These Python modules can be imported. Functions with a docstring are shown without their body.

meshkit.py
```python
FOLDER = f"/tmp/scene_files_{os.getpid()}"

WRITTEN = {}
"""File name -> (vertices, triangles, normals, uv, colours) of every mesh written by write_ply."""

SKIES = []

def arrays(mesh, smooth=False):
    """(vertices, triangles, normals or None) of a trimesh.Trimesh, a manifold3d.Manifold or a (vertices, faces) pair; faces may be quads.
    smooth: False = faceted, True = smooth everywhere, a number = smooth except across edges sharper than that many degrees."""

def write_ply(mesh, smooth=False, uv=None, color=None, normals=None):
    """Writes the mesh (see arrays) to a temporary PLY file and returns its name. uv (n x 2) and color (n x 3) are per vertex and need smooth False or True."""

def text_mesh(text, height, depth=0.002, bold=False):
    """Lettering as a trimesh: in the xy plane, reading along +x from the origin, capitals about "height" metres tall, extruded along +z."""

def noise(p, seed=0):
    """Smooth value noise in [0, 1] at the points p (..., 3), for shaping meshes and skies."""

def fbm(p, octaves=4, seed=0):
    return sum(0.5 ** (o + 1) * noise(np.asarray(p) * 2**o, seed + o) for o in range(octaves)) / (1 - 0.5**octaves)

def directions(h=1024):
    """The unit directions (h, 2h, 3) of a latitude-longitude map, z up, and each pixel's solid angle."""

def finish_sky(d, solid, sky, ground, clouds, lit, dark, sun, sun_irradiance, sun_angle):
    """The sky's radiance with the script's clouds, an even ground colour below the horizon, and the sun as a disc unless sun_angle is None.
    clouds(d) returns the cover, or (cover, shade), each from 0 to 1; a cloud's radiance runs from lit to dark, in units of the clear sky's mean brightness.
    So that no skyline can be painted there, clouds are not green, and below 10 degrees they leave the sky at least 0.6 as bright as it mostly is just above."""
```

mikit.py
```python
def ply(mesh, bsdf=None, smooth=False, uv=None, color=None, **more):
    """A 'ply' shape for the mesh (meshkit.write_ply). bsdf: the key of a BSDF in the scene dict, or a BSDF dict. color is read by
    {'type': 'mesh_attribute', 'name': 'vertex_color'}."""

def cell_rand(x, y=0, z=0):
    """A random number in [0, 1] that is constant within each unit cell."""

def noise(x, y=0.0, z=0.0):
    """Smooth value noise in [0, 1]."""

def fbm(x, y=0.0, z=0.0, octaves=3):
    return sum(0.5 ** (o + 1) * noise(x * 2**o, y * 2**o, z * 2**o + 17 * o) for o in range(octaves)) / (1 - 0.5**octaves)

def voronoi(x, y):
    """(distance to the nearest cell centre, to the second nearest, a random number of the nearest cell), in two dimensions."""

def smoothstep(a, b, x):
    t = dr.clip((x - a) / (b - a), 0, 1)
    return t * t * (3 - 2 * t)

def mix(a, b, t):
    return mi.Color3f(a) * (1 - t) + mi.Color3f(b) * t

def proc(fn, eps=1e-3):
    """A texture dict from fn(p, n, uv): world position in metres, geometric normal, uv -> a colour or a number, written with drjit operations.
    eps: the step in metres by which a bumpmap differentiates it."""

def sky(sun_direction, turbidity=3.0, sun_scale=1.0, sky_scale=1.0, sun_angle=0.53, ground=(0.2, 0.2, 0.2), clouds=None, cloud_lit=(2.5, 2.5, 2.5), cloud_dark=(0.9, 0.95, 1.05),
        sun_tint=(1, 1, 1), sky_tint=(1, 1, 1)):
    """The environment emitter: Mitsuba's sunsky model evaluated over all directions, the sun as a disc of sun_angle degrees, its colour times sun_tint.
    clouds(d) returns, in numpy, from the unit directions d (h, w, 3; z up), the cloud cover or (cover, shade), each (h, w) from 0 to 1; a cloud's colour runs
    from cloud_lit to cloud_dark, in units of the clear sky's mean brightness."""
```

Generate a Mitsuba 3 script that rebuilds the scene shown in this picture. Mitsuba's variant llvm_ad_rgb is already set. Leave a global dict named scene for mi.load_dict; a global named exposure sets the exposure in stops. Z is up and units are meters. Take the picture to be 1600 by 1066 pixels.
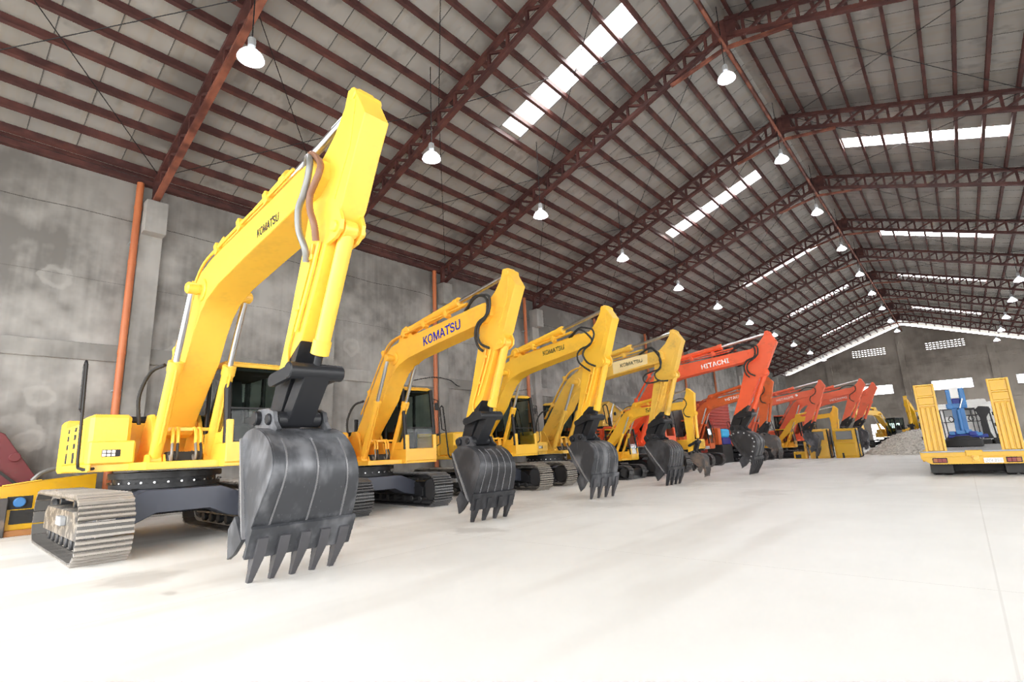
import math, random
import numpy as np, trimesh, mitsuba as mi, mikit, meshkit
import drjit as dr
from shapely.geometry import Polygon, box as sbox
from mikit import noise, fbm, smoothstep, mix, proc

random.seed(7)
rng = np.random.default_rng(7)
T4 = mi.ScalarTransform4f
scene, labels = {}, {}

# ------------------------------------------------------------------ camera, sky, exposure
YAW, PITCH, ROLL, FPX = 0.70390, 0.20789, -0.04510, 804.967
EYE = np.array([0.0, 0.0, 1.3])
fwd = np.array([-math.sin(YAW) * math.cos(PITCH), math.cos(YAW) * math.cos(PITCH), math.sin(PITCH)])
r0 = np.array([math.cos(YAW), math.sin(YAW), 0.0])
u0 = np.cross(r0, fwd)
rt = r0 * math.cos(ROLL) + u0 * math.sin(ROLL)
up = -r0 * math.sin(ROLL) + u0 * math.cos(ROLL)
M = np.eye(4)
M[:3, 0], M[:3, 1], M[:3, 2], M[:3, 3] = -rt, up, fwd, EYE
scene['camera'] = {'type': 'perspective', 'fov': math.degrees(2 * math.atan(800 / FPX)), 'fov_axis': 'x', 'to_world': T4(M.tolist()), 'near_clip': 0.05, 'far_clip': 600.0}
scene['sky'] = mikit.sky([0.55, -0.45, 0.7], turbidity=6.0, sun_scale=0.0, sky_scale=1.0, sky_tint=(1.0, 1.0, 1.0), ground=(0.45, 0.44, 0.42),
                         clouds=lambda d: (np.full(d.shape[:2], 1.0), 0.35 * meshkit.fbm(d * 3.0, 3)), cloud_lit=(1.15, 1.15, 1.13), cloud_dark=(0.95, 0.97, 1.0))
exposure = 5.35

# ------------------------------------------------------------------ materials
def pr(col, rough=0.5, metal=0.0, spec=0.5, **k):
    c = col if isinstance(col, dict) else {'type': 'rgb', 'value': list(col)}
    r = rough if isinstance(rough, dict) else float(rough)
    return {'type': 'twosided', 'b': {'type': 'principled', 'base_color': c, 'roughness': r, 'metallic': metal, 'specular': spec, **k}}

def srgb(h):
    v = np.array([int(h[i:i + 2], 16) for i in (0, 2, 4)]) / 255.0
    return np.where(v < 0.04045, v / 12.92, ((v + 0.055) / 1.055) ** 2.4)

def paint(col, grime=0.10, dirt=(0.25, 0.17, 0.07), sc=3.0):
    col, dirt = [float(x) for x in col], [float(x) for x in dirt]
    def fn(p, n, uv):
        a = fbm(p.x * sc, p.y * sc, p.z * sc, 4)
        b = noise(p.x * 21, p.y * 21, p.z * 21)
        t = smoothstep(0.52, 0.8, a * 0.8 + b * 0.2) * grime
        return mix(col, dirt, t)
    return proc(fn)

YEL = {'a': srgb('efbd46'), 'b': srgb('ecb13b'), 'c': srgb('ecb938'), 'd': srgb('deb148'), 'e': srgb('cfa015')}
for k, c in YEL.items():
    scene['m_yellow_' + k] = pr(paint(c, 0.35 if k == 'd' else 0.12), 0.34, 0.0, 0.5, clearcoat=0.25, clearcoat_gloss=0.8)
scene['m_red'] = pr(paint(srgb('ec6038'), 0.25, (0.28, 0.08, 0.04)), 0.42, 0.0, 0.45)
scene['m_red_faded'] = pr(paint(srgb('e26a4c'), 0.3, (0.3, 0.1, 0.06)), 0.5, 0.0, 0.4)
scene['m_red_brown'] = pr(paint(srgb('d2622f'), 0.35, (0.2, 0.08, 0.04)), 0.5, 0.0, 0.4)

def steel_fn(p, n, uv):
    a = fbm(p.x * 5, p.y * 5, p.z * 2.2, 4)
    s = noise(p.x * 60, p.y * 60, p.z * 3)
    c = mix((0.050, 0.053, 0.060), (0.17, 0.175, 0.19), smoothstep(0.40, 0.80, a))
    return mix(c, (0.20, 0.20, 0.21), smoothstep(0.8, 1.0, s) * 0.25)
scene['m_bucket'] = pr(proc(steel_fn), 0.42, 0.35, 0.5)
scene['m_bucket_dark'] = pr(proc(lambda p, n, uv: mix((0.028, 0.029, 0.033), (0.075, 0.077, 0.085), smoothstep(0.4, 0.8, fbm(p.x * 4, p.y * 4, p.z * 2, 4)))), 0.36, 0.25, 0.5)
scene['m_bucket_edge'] = pr((0.10, 0.10, 0.11), 0.35, 0.5, 0.5)
scene['m_seam'] = pr((0.17, 0.17, 0.18), 0.4, 0.4, 0.5)
scene['m_weld'] = pr((0.33, 0.33, 0.34), 0.35, 0.6, 0.5)
def rusty_fn(p, n, uv):
    a = fbm(p.x * 4, p.y * 4, p.z * 4, 4)
    return mix((0.09, 0.085, 0.085), (0.21, 0.16, 0.13), smoothstep(0.45, 0.75, a))
scene['m_rusty'] = pr(proc(rusty_fn), 0.55, 0.2, 0.4)
def track_fn(p, n, uv):
    a = fbm(p.x * 4, p.y * 14, p.z * 4, 4)
    return mix((0.30, 0.285, 0.27), (0.44, 0.41, 0.375), smoothstep(0.3, 0.75, a))
scene['m_track_worn'] = pr(proc(track_fn), 0.38, 0.35, 0.5)
scene['m_shoe'] = pr({'type': 'mesh_attribute', 'name': 'vertex_color'}, 0.4, 0.3, 0.5)
scene['m_track_dark'] = pr((0.06, 0.061, 0.065), 0.4, 0.3, 0.5)
scene['m_track_mid'] = pr(proc(lambda p, n, uv: mix((0.16, 0.15, 0.14), (0.36, 0.33, 0.29), smoothstep(0.4, 0.7, fbm(p.x * 9, p.y * 9, p.z * 9, 3)))), 0.42, 0.45, 0.5)
scene['m_black'] = pr((0.016, 0.016, 0.018), 0.42, 0.0, 0.3)
scene['m_blacksteel'] = pr((0.017, 0.018, 0.021), 0.36, 0.0, 0.3)
scene['m_navy'] = pr((0.055, 0.062, 0.085), 0.35, 0.1, 0.5)
scene['m_dark'] = pr((0.03, 0.03, 0.03), 0.8)
scene['m_chrome'] = pr((0.75, 0.76, 0.78), 0.14, 1.0)
scene['m_rubber'] = pr((0.02, 0.02, 0.02), 0.6)
scene['m_hose_grey'] = pr((0.24, 0.24, 0.23), 0.45, 0.5)
scene['m_hose_brown'] = pr((0.20, 0.10, 0.06), 0.5)
scene['m_seat'] = pr((0.05, 0.055, 0.06), 0.8)
scene['m_grey'] = pr((0.32, 0.33, 0.34), 0.5)
scene['m_white'] = pr((0.84, 0.84, 0.83), 0.45)
scene['m_blue'] = pr(srgb('3d78b4'), 0.4)
scene['m_cyan'] = pr(srgb('28a8dc'), 0.45)
scene['m_deepblue'] = pr(srgb('1c2f86'), 0.45)
scene['m_ink_blue'] = pr(srgb('2a2796'), 0.45)
scene['m_ink_black'] = pr((0.02, 0.018, 0.014), 0.5)
scene['m_pale_patch'] = pr(srgb('e6cf9a'), 0.5)
scene['m_light_lens'] = pr((0.8, 0.8, 0.75), 0.2)
scene['m_tail_red'] = pr((0.20, 0.018, 0.015), 0.3)
scene['m_tail_orange'] = pr((0.30, 0.085, 0.02), 0.3)
scene['m_wood'] = pr(srgb('a9764a'), 0.8)
scene['m_maroon'] = pr(paint(srgb('672a30'), 0.5, (0.1, 0.05, 0.05)), 0.55)
scene['m_container_red'] = pr(srgb('b5473c'), 0.55)
scene['m_glass'] = {'type': 'thindielectric', 'int_ior': 1.22, 'specular_transmittance': {'type': 'rgb', 'value': [0.42, 0.50, 0.47]}}
scene['m_pane'] = {'type': 'thindielectric', 'int_ior': 1.5}
def frame_fn(p, n, uv):
    a = fbm(p.x * 2.5, p.y * 2.5, p.z * 2.5, 4)
    return mix((0.055, 0.019, 0.018), (0.105, 0.036, 0.030), smoothstep(0.35, 0.75, a))
scene['m_frame'] = pr(proc(frame_fn), 0.55)
scene['m_primer'] = pr(proc(lambda p, n, uv: mix((0.10, 0.032, 0.024), (0.26, 0.09, 0.055), smoothstep(0.3, 0.7, fbm(p.x * 3, p.y * 3, p.z * 3, 3)))), 0.5)
scene['m_pipe'] = pr(proc(lambda p, n, uv: mix((0.60, 0.19, 0.07), (0.44, 0.13, 0.055), fbm(p.x * 2, p.y * 2, p.z * 1.2, 3))), 0.45)

TRUSS_Y = [-1.62, 3.75, 9.13, 14.48, 20.96, 27.45, 34.24, 40.74, 47.52, 54.19, 60.79, 67.30]
def foil_fn(p, n, uv):
    a = fbm(p.x * 0.9, p.y * 0.9, 0.0, 4)
    st = fbm(p.x * 0.35, p.y * 9.0, 3.0, 3)
    blot = smoothstep(0.62, 0.80, fbm(p.x * 1.7 + 9, p.y * 2.3, 5.0, 4))
    c = mix((0.265, 0.257, 0.248), (0.40, 0.384, 0.362), a)
    c = mix(c, (0.33, 0.29, 0.24), smoothstep(0.5, 0.8, st) * 0.5)
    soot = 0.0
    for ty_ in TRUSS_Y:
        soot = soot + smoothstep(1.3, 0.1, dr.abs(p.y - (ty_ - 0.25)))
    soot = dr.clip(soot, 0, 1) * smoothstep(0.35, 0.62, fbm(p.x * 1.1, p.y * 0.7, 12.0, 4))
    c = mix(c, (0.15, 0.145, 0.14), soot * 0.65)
    return mix(c, (0.14, 0.135, 0.13), blot * 0.45)
scene['m_seamline'] = pr((0.10, 0.097, 0.095), 0.7)
scene['m_foil'] = pr(proc(foil_fn), 0.5, 0.15)
scene['m_foil_b'] = pr(proc(lambda p, n, uv: mi.Color3f(foil_fn(p, n, uv)) * mi.Color3f(0.92, 0.91, 0.89)), 0.5, 0.15)

def conc(p, n, u, v, seed, lo, hi):
    a = fbm(u * 0.35 + seed, v * 0.45, seed, 4)
    b = fbm(u * 2.3, v * 2.3, seed + 4, 4)
    d = fbm(u * 9.0, v * 0.5, seed + 8, 3)
    t = dr.clip(0.5 + (a - 0.5) * 2.1 + (b - 0.5) * 1.0 + (d - 0.5) * 0.35, 0, 1)
    return mix(lo, hi, t)
def patch(u, v, cu, cv, r):
    d = dr.sqrt(dr.square(u - cu) + dr.square((v - cv) * 1.15)) / r + (fbm(u * 5, v * 5, cu, 3) - 0.5) * 0.8
    return smoothstep(1.15, 0.9, d) * (0.35 + 0.65 * smoothstep(0.45, 0.75, d))
PATCHES = [(1.95, 6.0, 0.32), (1.95, 3.05, 0.30), (1.6, 2.15, 0.5), (5.0, 4.35, 0.5), (1.9, 2.0, 0.3), (10.2, 5.2, 0.35), (17.0, 5.6, 0.4), (18.2, 3.4, 0.5), (0.9, 1.7, 0.35)]
def wall_left_fn(p, n, uv):
    c = conc(p, n, p.y, p.z, 3.0, (0.17, 0.163, 0.155), (0.40, 0.39, 0.375))
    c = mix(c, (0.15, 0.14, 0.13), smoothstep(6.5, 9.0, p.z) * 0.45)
    for cu, cv, r in PATCHES:
        c = mix(c, (0.50, 0.49, 0.47), patch(p.y, p.z, cu, cv, r) * 0.3)
    crack = smoothstep(0.018, 0.004, dr.abs(p.z - 7.9 + (noise(p.y * 0.9, 2.0) - 0.5) * 0.10)) + smoothstep(0.014, 0.003, dr.abs(p.z - 6.1 + (noise(p.y * 0.7, 9.0) - 0.5) * 0.16)) * 0.5
    return mix(c, (0.05, 0.045, 0.04), dr.clip(crack, 0, 1) * 0.75)
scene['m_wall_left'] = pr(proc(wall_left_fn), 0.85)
scene['m_pilaster'] = pr(proc(lambda p, n, uv: conc(p, n, p.y + p.x, p.z, 11.0, (0.21, 0.205, 0.196), (0.38, 0.37, 0.355))), 0.85)
scene['m_wall_far'] = pr(proc(lambda p, n, uv: conc(p, n, p.x * 0.6, p.z * 0.6, 7.0, (0.20, 0.175, 0.153), (0.36, 0.325, 0.29))), 0.9)
scene['m_wall_plain'] = pr(proc(lambda p, n, uv: conc(p, n, p.x + p.y, p.z, 5.0, (0.30, 0.29, 0.28), (0.45, 0.44, 0.42))), 0.9)
def floor_fn(p, n, uv):
    a = fbm(p.x * 0.22, p.y * 0.22, 1.0, 4)
    b = fbm(p.x * 1.7, p.y * 1.7, 2.0, 4)
    s = fbm(p.x * 0.9, p.y * 0.16, 6.0, 4)
    c = mix((0.53, 0.52, 0.495), (0.70, 0.695, 0.675), dr.clip(a * 0.8 + b * 0.3 - 0.05, 0, 1))
    c = mix(c, (0.40, 0.375, 0.34), smoothstep(0.56, 0.78, s) * 0.35)
    def stain(cx, cy, rx, ry, k):
        d = dr.sqrt(dr.square((p.x - cx) / rx) + dr.square((p.y - cy) / ry)) + (fbm(p.x * 3, p.y * 3, cx, 4) - 0.5) * 1.3
        return smoothstep(1.0, 0.35, d) * k
    t = stain(-7.7, 2.0, 0.75, 0.55, 0.5) + stain(-6.5, 2.0, 0.2, 0.12, 0.6) + stain(-6.5, 6.5, 0.8, 0.5, 0.5) + stain(-6.4, 10.5, 1.1, 0.8, 0.35) + stain(-7.2, 16.0, 1.3, 1.0, 0.35)
    t = t + stain(-8.6, 9.5, 1.2, 1.6, 0.35) + stain(-7.0, 26.0, 1.6, 1.4, 0.3) + stain(-4.0, 14.0, 0.9, 1.2, 0.25)
    joint = smoothstep(0.012, 0.004, dr.abs(dr.abs(p.y - dr.round(p.y / 6.0) * 6.0))) + smoothstep(0.012, 0.004, dr.abs(p.x - dr.round(p.x / 6.0) * 6.0))
    c = mix(c, (0.22, 0.20, 0.175), dr.clip(t * 0.7, 0, 0.5))
    return mix(c, (0.38, 0.36, 0.33), dr.clip(joint, 0, 1) * 0.30)
scene['m_floor'] = pr(proc(floor_fn), 0.5, 0.0, 0.35)
scene['m_ground'] = pr((0.45, 0.44, 0.42), 0.9)
scene['m_gravel'] = pr(proc(lambda p, n, uv: mix((0.34, 0.32, 0.29), (0.66, 0.63, 0.58), noise(p.x * 15, p.y * 15, p.z * 15))), 0.9)
scene['m_deck_trailer'] = pr(proc(lambda p, n, uv: mix((0.20, 0.20, 0.20), (0.36, 0.355, 0.35), fbm(p.x * 4, p.y * 2, p.z, 3))), 0.6, 0.3)

# ------------------------------------------------------------------ mesh helpers
def cat(ms):
    vs, fs, o = [], [], 0
    for m in ms:
        v, f = (m.vertices, m.faces) if hasattr(m, 'vertices') else m
        vs.append(np.asarray(v, float)); fs.append(np.asarray(f, int) + o); o += len(v)
    return np.vstack(vs), np.vstack(fs)

_SG = np.array([[x, y, z] for x in (-1, 1) for y in (-1, 1) for z in (-1, 1)], float)
def _chamfer_template():
    pts = []
    for sg in _SG:
        for ax in range(3):
            q = sg.copy() * 0.8; q[ax] = sg[ax]; pts.append(q)
    h = trimesh.convex.convex_hull(np.array(pts))
    return np.array(h.vertices), np.array(h.faces)
_CH = _chamfer_template()
_CH_S, _CH_FULL = np.sign(_CH[0]), np.abs(_CH[0]) > 0.95
_CUBE = trimesh.creation.box((2, 2, 2))
_CB = (np.array(_CUBE.vertices), np.array(_CUBE.faces))

def bx(x0, x1, y0, y1, z0, z1, b=0.0):
    c = np.array([x0 + x1, y0 + y1, z0 + z1]) / 2
    h = np.abs(np.array([x1 - x0, y1 - y0, z1 - z0])) / 2
    if b <= 0:
        return _CB[0] * h + c, _CB[1]
    b = min(b, 0.45 * 2 * h.min())
    return _CH_S * np.where(_CH_FULL, h, h - b) + c, _CH[1]

def tri(poly):
    v, f = trimesh.creation.triangulate_polygon(Polygon(poly), engine='earcut')
    v, f = np.asarray(v)[:, :2], np.asarray(f)
    d = np.linalg.norm(v[:, None] - np.asarray(poly)[None], axis=2)
    f = d.argmin(1)[f]
    a = np.asarray(poly)
    cr = np.cross(a[f[:, 1]] - a[f[:, 0]], a[f[:, 2]] - a[f[:, 0]])
    f = f[np.abs(cr) > 1e-12]; cr = cr[np.abs(cr) > 1e-12]
    f[cr < 0] = f[cr < 0][:, ::-1]
    return f

def inset(p, b):
    a, c = np.roll(p, 1, 0), np.roll(p, -1, 0)
    d1 = (p - a) / np.maximum(np.linalg.norm(p - a, axis=1, keepdims=True), 1e-9)
    d2 = (c - p) / np.maximum(np.linalg.norm(c - p, axis=1, keepdims=True), 1e-9)
    n1, n2 = np.stack([-d1[:, 1], d1[:, 0]], 1), np.stack([-d2[:, 1], d2[:, 0]], 1)
    m = n1 + n2
    k = np.clip(2.0 / np.maximum((m ** 2).sum(1, keepdims=True), 1e-6), 0, 1.6)
    return p + b * m / 2 * k * 1.0

def prism(poly, y0, y1, b=0.0):
    """profile in the x-z plane, extruded along y"""
    p = np.asarray(poly, float)
    x, z = p[:, 0], p[:, 1]
    if (x * np.roll(z, -1) - np.roll(x, -1) * z).sum() < 0:
        p = p[::-1]
    f = tri(p); n = len(p)
    rings = [(y0, inset(p, b)), (y0 + b, p), (y1 - b, p), (y1, inset(p, b))] if b > 0 else [(y0, p), (y1, p)]
    v = np.vstack([np.stack([q[:, 0], np.full(n, y), q[:, 1]], 1) for y, q in rings])
    fs = [f, f[:, ::-1] + (len(rings) - 1) * n]
    i = np.arange(n); j = (i + 1) % n
    for r in range(len(rings) - 1):
        a, c = r * n, (r + 1) * n
        fs += [np.stack([a + i, c + i, a + j], 1), np.stack([a + j, c + i, c + j], 1)]
    return v, np.vstack(fs)

def prism_z(poly, z0, z1, b=0.0):
    v, f = prism(poly, -z1, -z0, b)
    return np.stack([v[:, 0], v[:, 2], -v[:, 1]], 1), f

def prism_x(poly, x0, x1, b=0.0):
    """profile in the y-z plane, extruded along x"""
    v, f = prism(poly, -x1, -x0, b)
    return np.stack([-v[:, 1], v[:, 0], v[:, 2]], 1), f

def frames(p0, p1):
    d = np.asarray(p1, float) - np.asarray(p0, float); L = np.linalg.norm(d); d = d / L
    a = np.cross(d, [0, 0, 1] if abs(d[2]) < 0.9 else [0, 1, 0]); a /= np.linalg.norm(a)
    return d, a, np.cross(d, a), L

def lathe(p0, p1, prof, n=16):
    """prof: (t in metres along p0->p1, radius) list"""
    d, a, c, L = frames(p0, p1)
    th = np.arange(n) * 2 * math.pi / n
    ring = np.cos(th)[:, None] * a + np.sin(th)[:, None] * c
    v = np.vstack([np.asarray(p0) + d * t + ring * r for t, r in prof])
    fs = []; i = np.arange(n); j = (i + 1) % n
    for k in range(len(prof) - 1):
        A, B = k * n, (k + 1) * n
        fs += [np.stack([A + i, A + j, B + i], 1), np.stack([A + j, B + j, B + i], 1)]
    m = len(prof) * n
    v = np.vstack([v, np.asarray(p0) + d * prof[0][0], np.asarray(p0) + d * prof[-1][0]])
    fs += [np.stack([j, i, 0 * i + m], 1), np.stack([(len(prof) - 1) * n + i, (len(prof) - 1) * n + j, 0 * i + m + 1], 1)]
    return v, np.vstack(fs)

def cyl(p0, p1, r, n=16, b=0.0):
    L = np.linalg.norm(np.asarray(p1, float) - np.asarray(p0, float))
    return lathe(p0, p1, [(0, r - b), (b, r), (L - b, r), (L, r - b)] if b > 0 else [(0, r), (L, r)], n)

def spline(pts, k=6):
    p = np.asarray(pts, float)
    q = np.vstack([2 * p[0] - p[1], p, 2 * p[-1] - p[-2]]); out = []
    for i in range(1, len(q) - 2):
        a, b, c, d = q[i - 1], q[i], q[i + 1], q[i + 2]
        for t in np.arange(k) / k:
            out.append(0.5 * ((2 * b) + (c - a) * t + (2 * a - 5 * b + 4 * c - d) * t * t + (3 * b - a - 3 * c + d) * t ** 3))
    return np.vstack(out + [p[-1]])

def tube(path, r, n=8, k=0):
    p = spline(path, k) if k else np.asarray(path, float)
    t = np.gradient(p, axis=0); t /= np.maximum(np.linalg.norm(t, axis=1, keepdims=True), 1e-9)
    a = np.cross(t[0], [0.3, 0.2, 0.93]); a /= np.linalg.norm(a)
    th = np.arange(n) * 2 * math.pi / n; vs = []
    rr = np.broadcast_to(r, len(p))
    for i in range(len(p)):
        a = a - t[i] * (a @ t[i]); a /= np.linalg.norm(a)
        vs.append(p[i] + rr[i] * (np.cos(th)[:, None] * a + np.sin(th)[:, None] * np.cross(t[i], a)))
    v = np.vstack(vs); fs = []; i = np.arange(n); j = (i + 1) % n
    for q in range(len(p) - 1):
        A, B = q * n, (q + 1) * n
        fs += [np.stack([A + i, A + j, B + i], 1), np.stack([A + j, B + j, B + i], 1)]
    m = len(v)
    v = np.vstack([v, p[0], p[-1]]); e = (len(p) - 1) * n
    fs += [np.stack([j, i, 0 * i + m], 1), np.stack([e + i, e + j, 0 * i + m + 1], 1)]
    return v, np.vstack(fs)

def bar(p0, p1, w, h, upv=(0, 0, 1)):
    """rectangular bar from p0 to p1: w across, h along upv"""
    p0, p1 = np.asarray(p0, float), np.asarray(p1, float)
    d = p1 - p0; L = np.linalg.norm(d); d = d / L
    s = np.cross(d, upv); s /= np.linalg.norm(s); u = np.cross(s, d)
    v, f = _CB
    return p0 + (v[:, :1] + 1) / 2 * L * d + v[:, 1:2] * (w / 2) * s + v[:, 2:] * (h / 2) * u, f

# ------------------------------------------------------------------ scene bookkeeping
_count = {}
def numbered(name):
    k = _count.get(name, 0); _count[name] = k + 1
    return name if k == 0 else f'{name}_{k:03d}'

def put(name, mesh, mat, parent=None, smooth=30, **lab):
    key = numbered((parent + '__' if parent else '') + name)
    scene[key] = mikit.ply(trimesh.Trimesh(*mesh, process=False) if isinstance(mesh, tuple) else mesh, mat, smooth)
    if lab:
        labels[key] = lab
    return key

def thing(name, label, category, group=None):
    key = numbered(name)
    labels[key] = {'label': label, 'category': category, **({'group': group} if group else {})}
    return key

def tf(mesh, m4):
    v, f = mesh
    return v @ np.asarray(m4)[:3, :3].T + np.asarray(m4)[:3, 3], f

# ------------------------------------------------------------------ the hall
XL, XR, XC, ZE, ZR, SL = -16.33, 9.45, -3.44, 9.18, 13.72, 0.352
Y0, Y1 = -4.5, 73.5
TRUSS_Y = [-1.62, 3.75, 9.13, 14.48, 20.96, 27.45, 34.24, 40.74, 47.52, 54.19, 60.79, 67.30]
def roof_z(x):
    return ZR - SL * abs(x - XC)
def struct(key, label=None):
    labels[key] = {'kind': 'structure', **({'label': label} if label else {})}
    return key

put('floor', bx(XL - 0.3, XR + 0.3, Y0 - 0.3, Y1 + 0.3, -0.2, 0.0), 'm_floor', smooth=False); struct('floor', 'pale concrete floor of the hall, bleached by daylight near the entrance')
put('ground_outside', bx(-120, 120, -120, 200, -0.35, -0.201), 'm_ground', smooth=False); struct('ground_outside')

put('wall_left', bx(XL - 0.22, XL, Y0, Y1, 0, 9.02), 'm_wall_left', smooth=False); struct('wall_left', 'tall bare concrete wall behind the excavators')
put('beam', bx(XL, XL + 0.06, Y0, Y1, 3.97, 4.40, 0.01), 'm_pilaster', 'wall_left', False)
put('wall_plate', bx(XL - 0.02, XL + 0.16, Y0, Y1, 9.02, 9.17, 0.01), 'm_frame', 'wall_left', False)
for y in TRUSS_Y:
    put('pilaster', bx(XL, XL + 0.20, y - 0.27, y + 0.27, 0, 7.55, 0.012), 'm_pilaster', 'wall_left', False)
    put('corbel', bx(XL, XL + 0.55, y - 0.26, y + 0.26, 7.53, 8.46, 0.012), 'm_pilaster', 'wall_left', False)

def extrude_xz(poly, y0, y1):
    m = trimesh.creation.extrude_polygon(poly, y1 - y0, engine='earcut')
    v = np.asarray(m.vertices)
    return np.stack([v[:, 0], y1 - v[:, 2], v[:, 1]], 1), np.asarray(m.faces)
WIN = [(-8.85, -5.3, 5.65, 6.78), (-1.85, 1.65, 5.62, 6.72), (4.98, 8.45, 5.62, 6.62)]
LOUV = [(-8.7, -5.32, 10.24, 11.15), (-1.7, 1.72, 10.12, 11.02)]
GATE = (-8.1, -5.3, 0.0, 2.35)
outline = Polygon([(XL, 0), (XR, 0), (XR, ZE - 0.27), (XC, ZR - 0.33), (XL, ZE - 0.27)])
for a, b, c, d in WIN + LOUV + [GATE]:
    outline = outline.difference(sbox(a, c, b, d))
put('wall_far', extrude_xz(outline, Y1, Y1 + 0.3), 'm_wall_far', smooth=False); struct('wall_far', 'dim brown concrete end wall with windows and vent blocks')
for x in (-11.3, -3.95, 3.6):
    put('pilaster', bx(x - 0.3, x + 0.3, Y1 - 0.22, Y1, 0, roof_z(x) - 1.2, 0.015), 'm_wall_far', 'wall_far', False)
for z in (4.0, 8.65):
    put('beam', bx(XL, XR, Y1 - 0.06, Y1, z, z + 0.45, 0.015), 'm_wall_far', 'wall_far', False)
for i, (a, b, c, d) in enumerate(WIN):
    k = struct(f'window_{i + 1}', ['bright window nearest the red arms', 'bright window above the trailer crane', 'bright window at the right of the far wall'][i])
    fr = cat([bx(a, b, Y1 + 0.1, Y1 + 0.16, c, c + 0.05), bx(a, b, Y1 + 0.1, Y1 + 0.16, d - 0.05, d), bx(a, a + 0.05, Y1 + 0.1, Y1 + 0.16, c, d), bx(b - 0.05, b, Y1 + 0.1, Y1 + 0.16, c, d)])
    put('window_frame', fr, 'm_grey', k, False)
    for q in range(3):
        w = (b - a) / 3
        put('pane', bx(a + q * w + 0.02, a + q * w + w - 0.02, Y1 + 0.125, Y1 + 0.129, c + 0.04, d - 0.04), 'm_pane', k, False)
for i, (a, b, c, d) in enumerate(LOUV):
    k = struct(f'window_{i + 4}', ['vent block grille left of the ridge', 'vent block grille right of the ridge'][i])
    for q in range(12):
        x = a + (b - a) * q / 11
        put('vent_bar', bx(x - 0.05, x + 0.05, Y1 + 0.02, Y1 + 0.26, c, d), 'm_wall_far', k, False)
    for q in range(5):
        z = c + (d - c) * q / 4
        put('vent_shelf', bx(a, b, Y1 + 0.04, Y1 + 0.24, z - 0.06, z + 0.06), 'm_wall_far', k, False)
a, b, c, d = GATE
k = struct('door_1', 'barred gateway letting in daylight behind the far excavator')
for q in range(9):
    x = a + (b - a) * q / 8
    put('gate_bar', bx(x - 0.03, x + 0.03, Y1 + 0.12, Y1 + 0.18, 0, d), 'm_grey', k, False)
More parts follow.
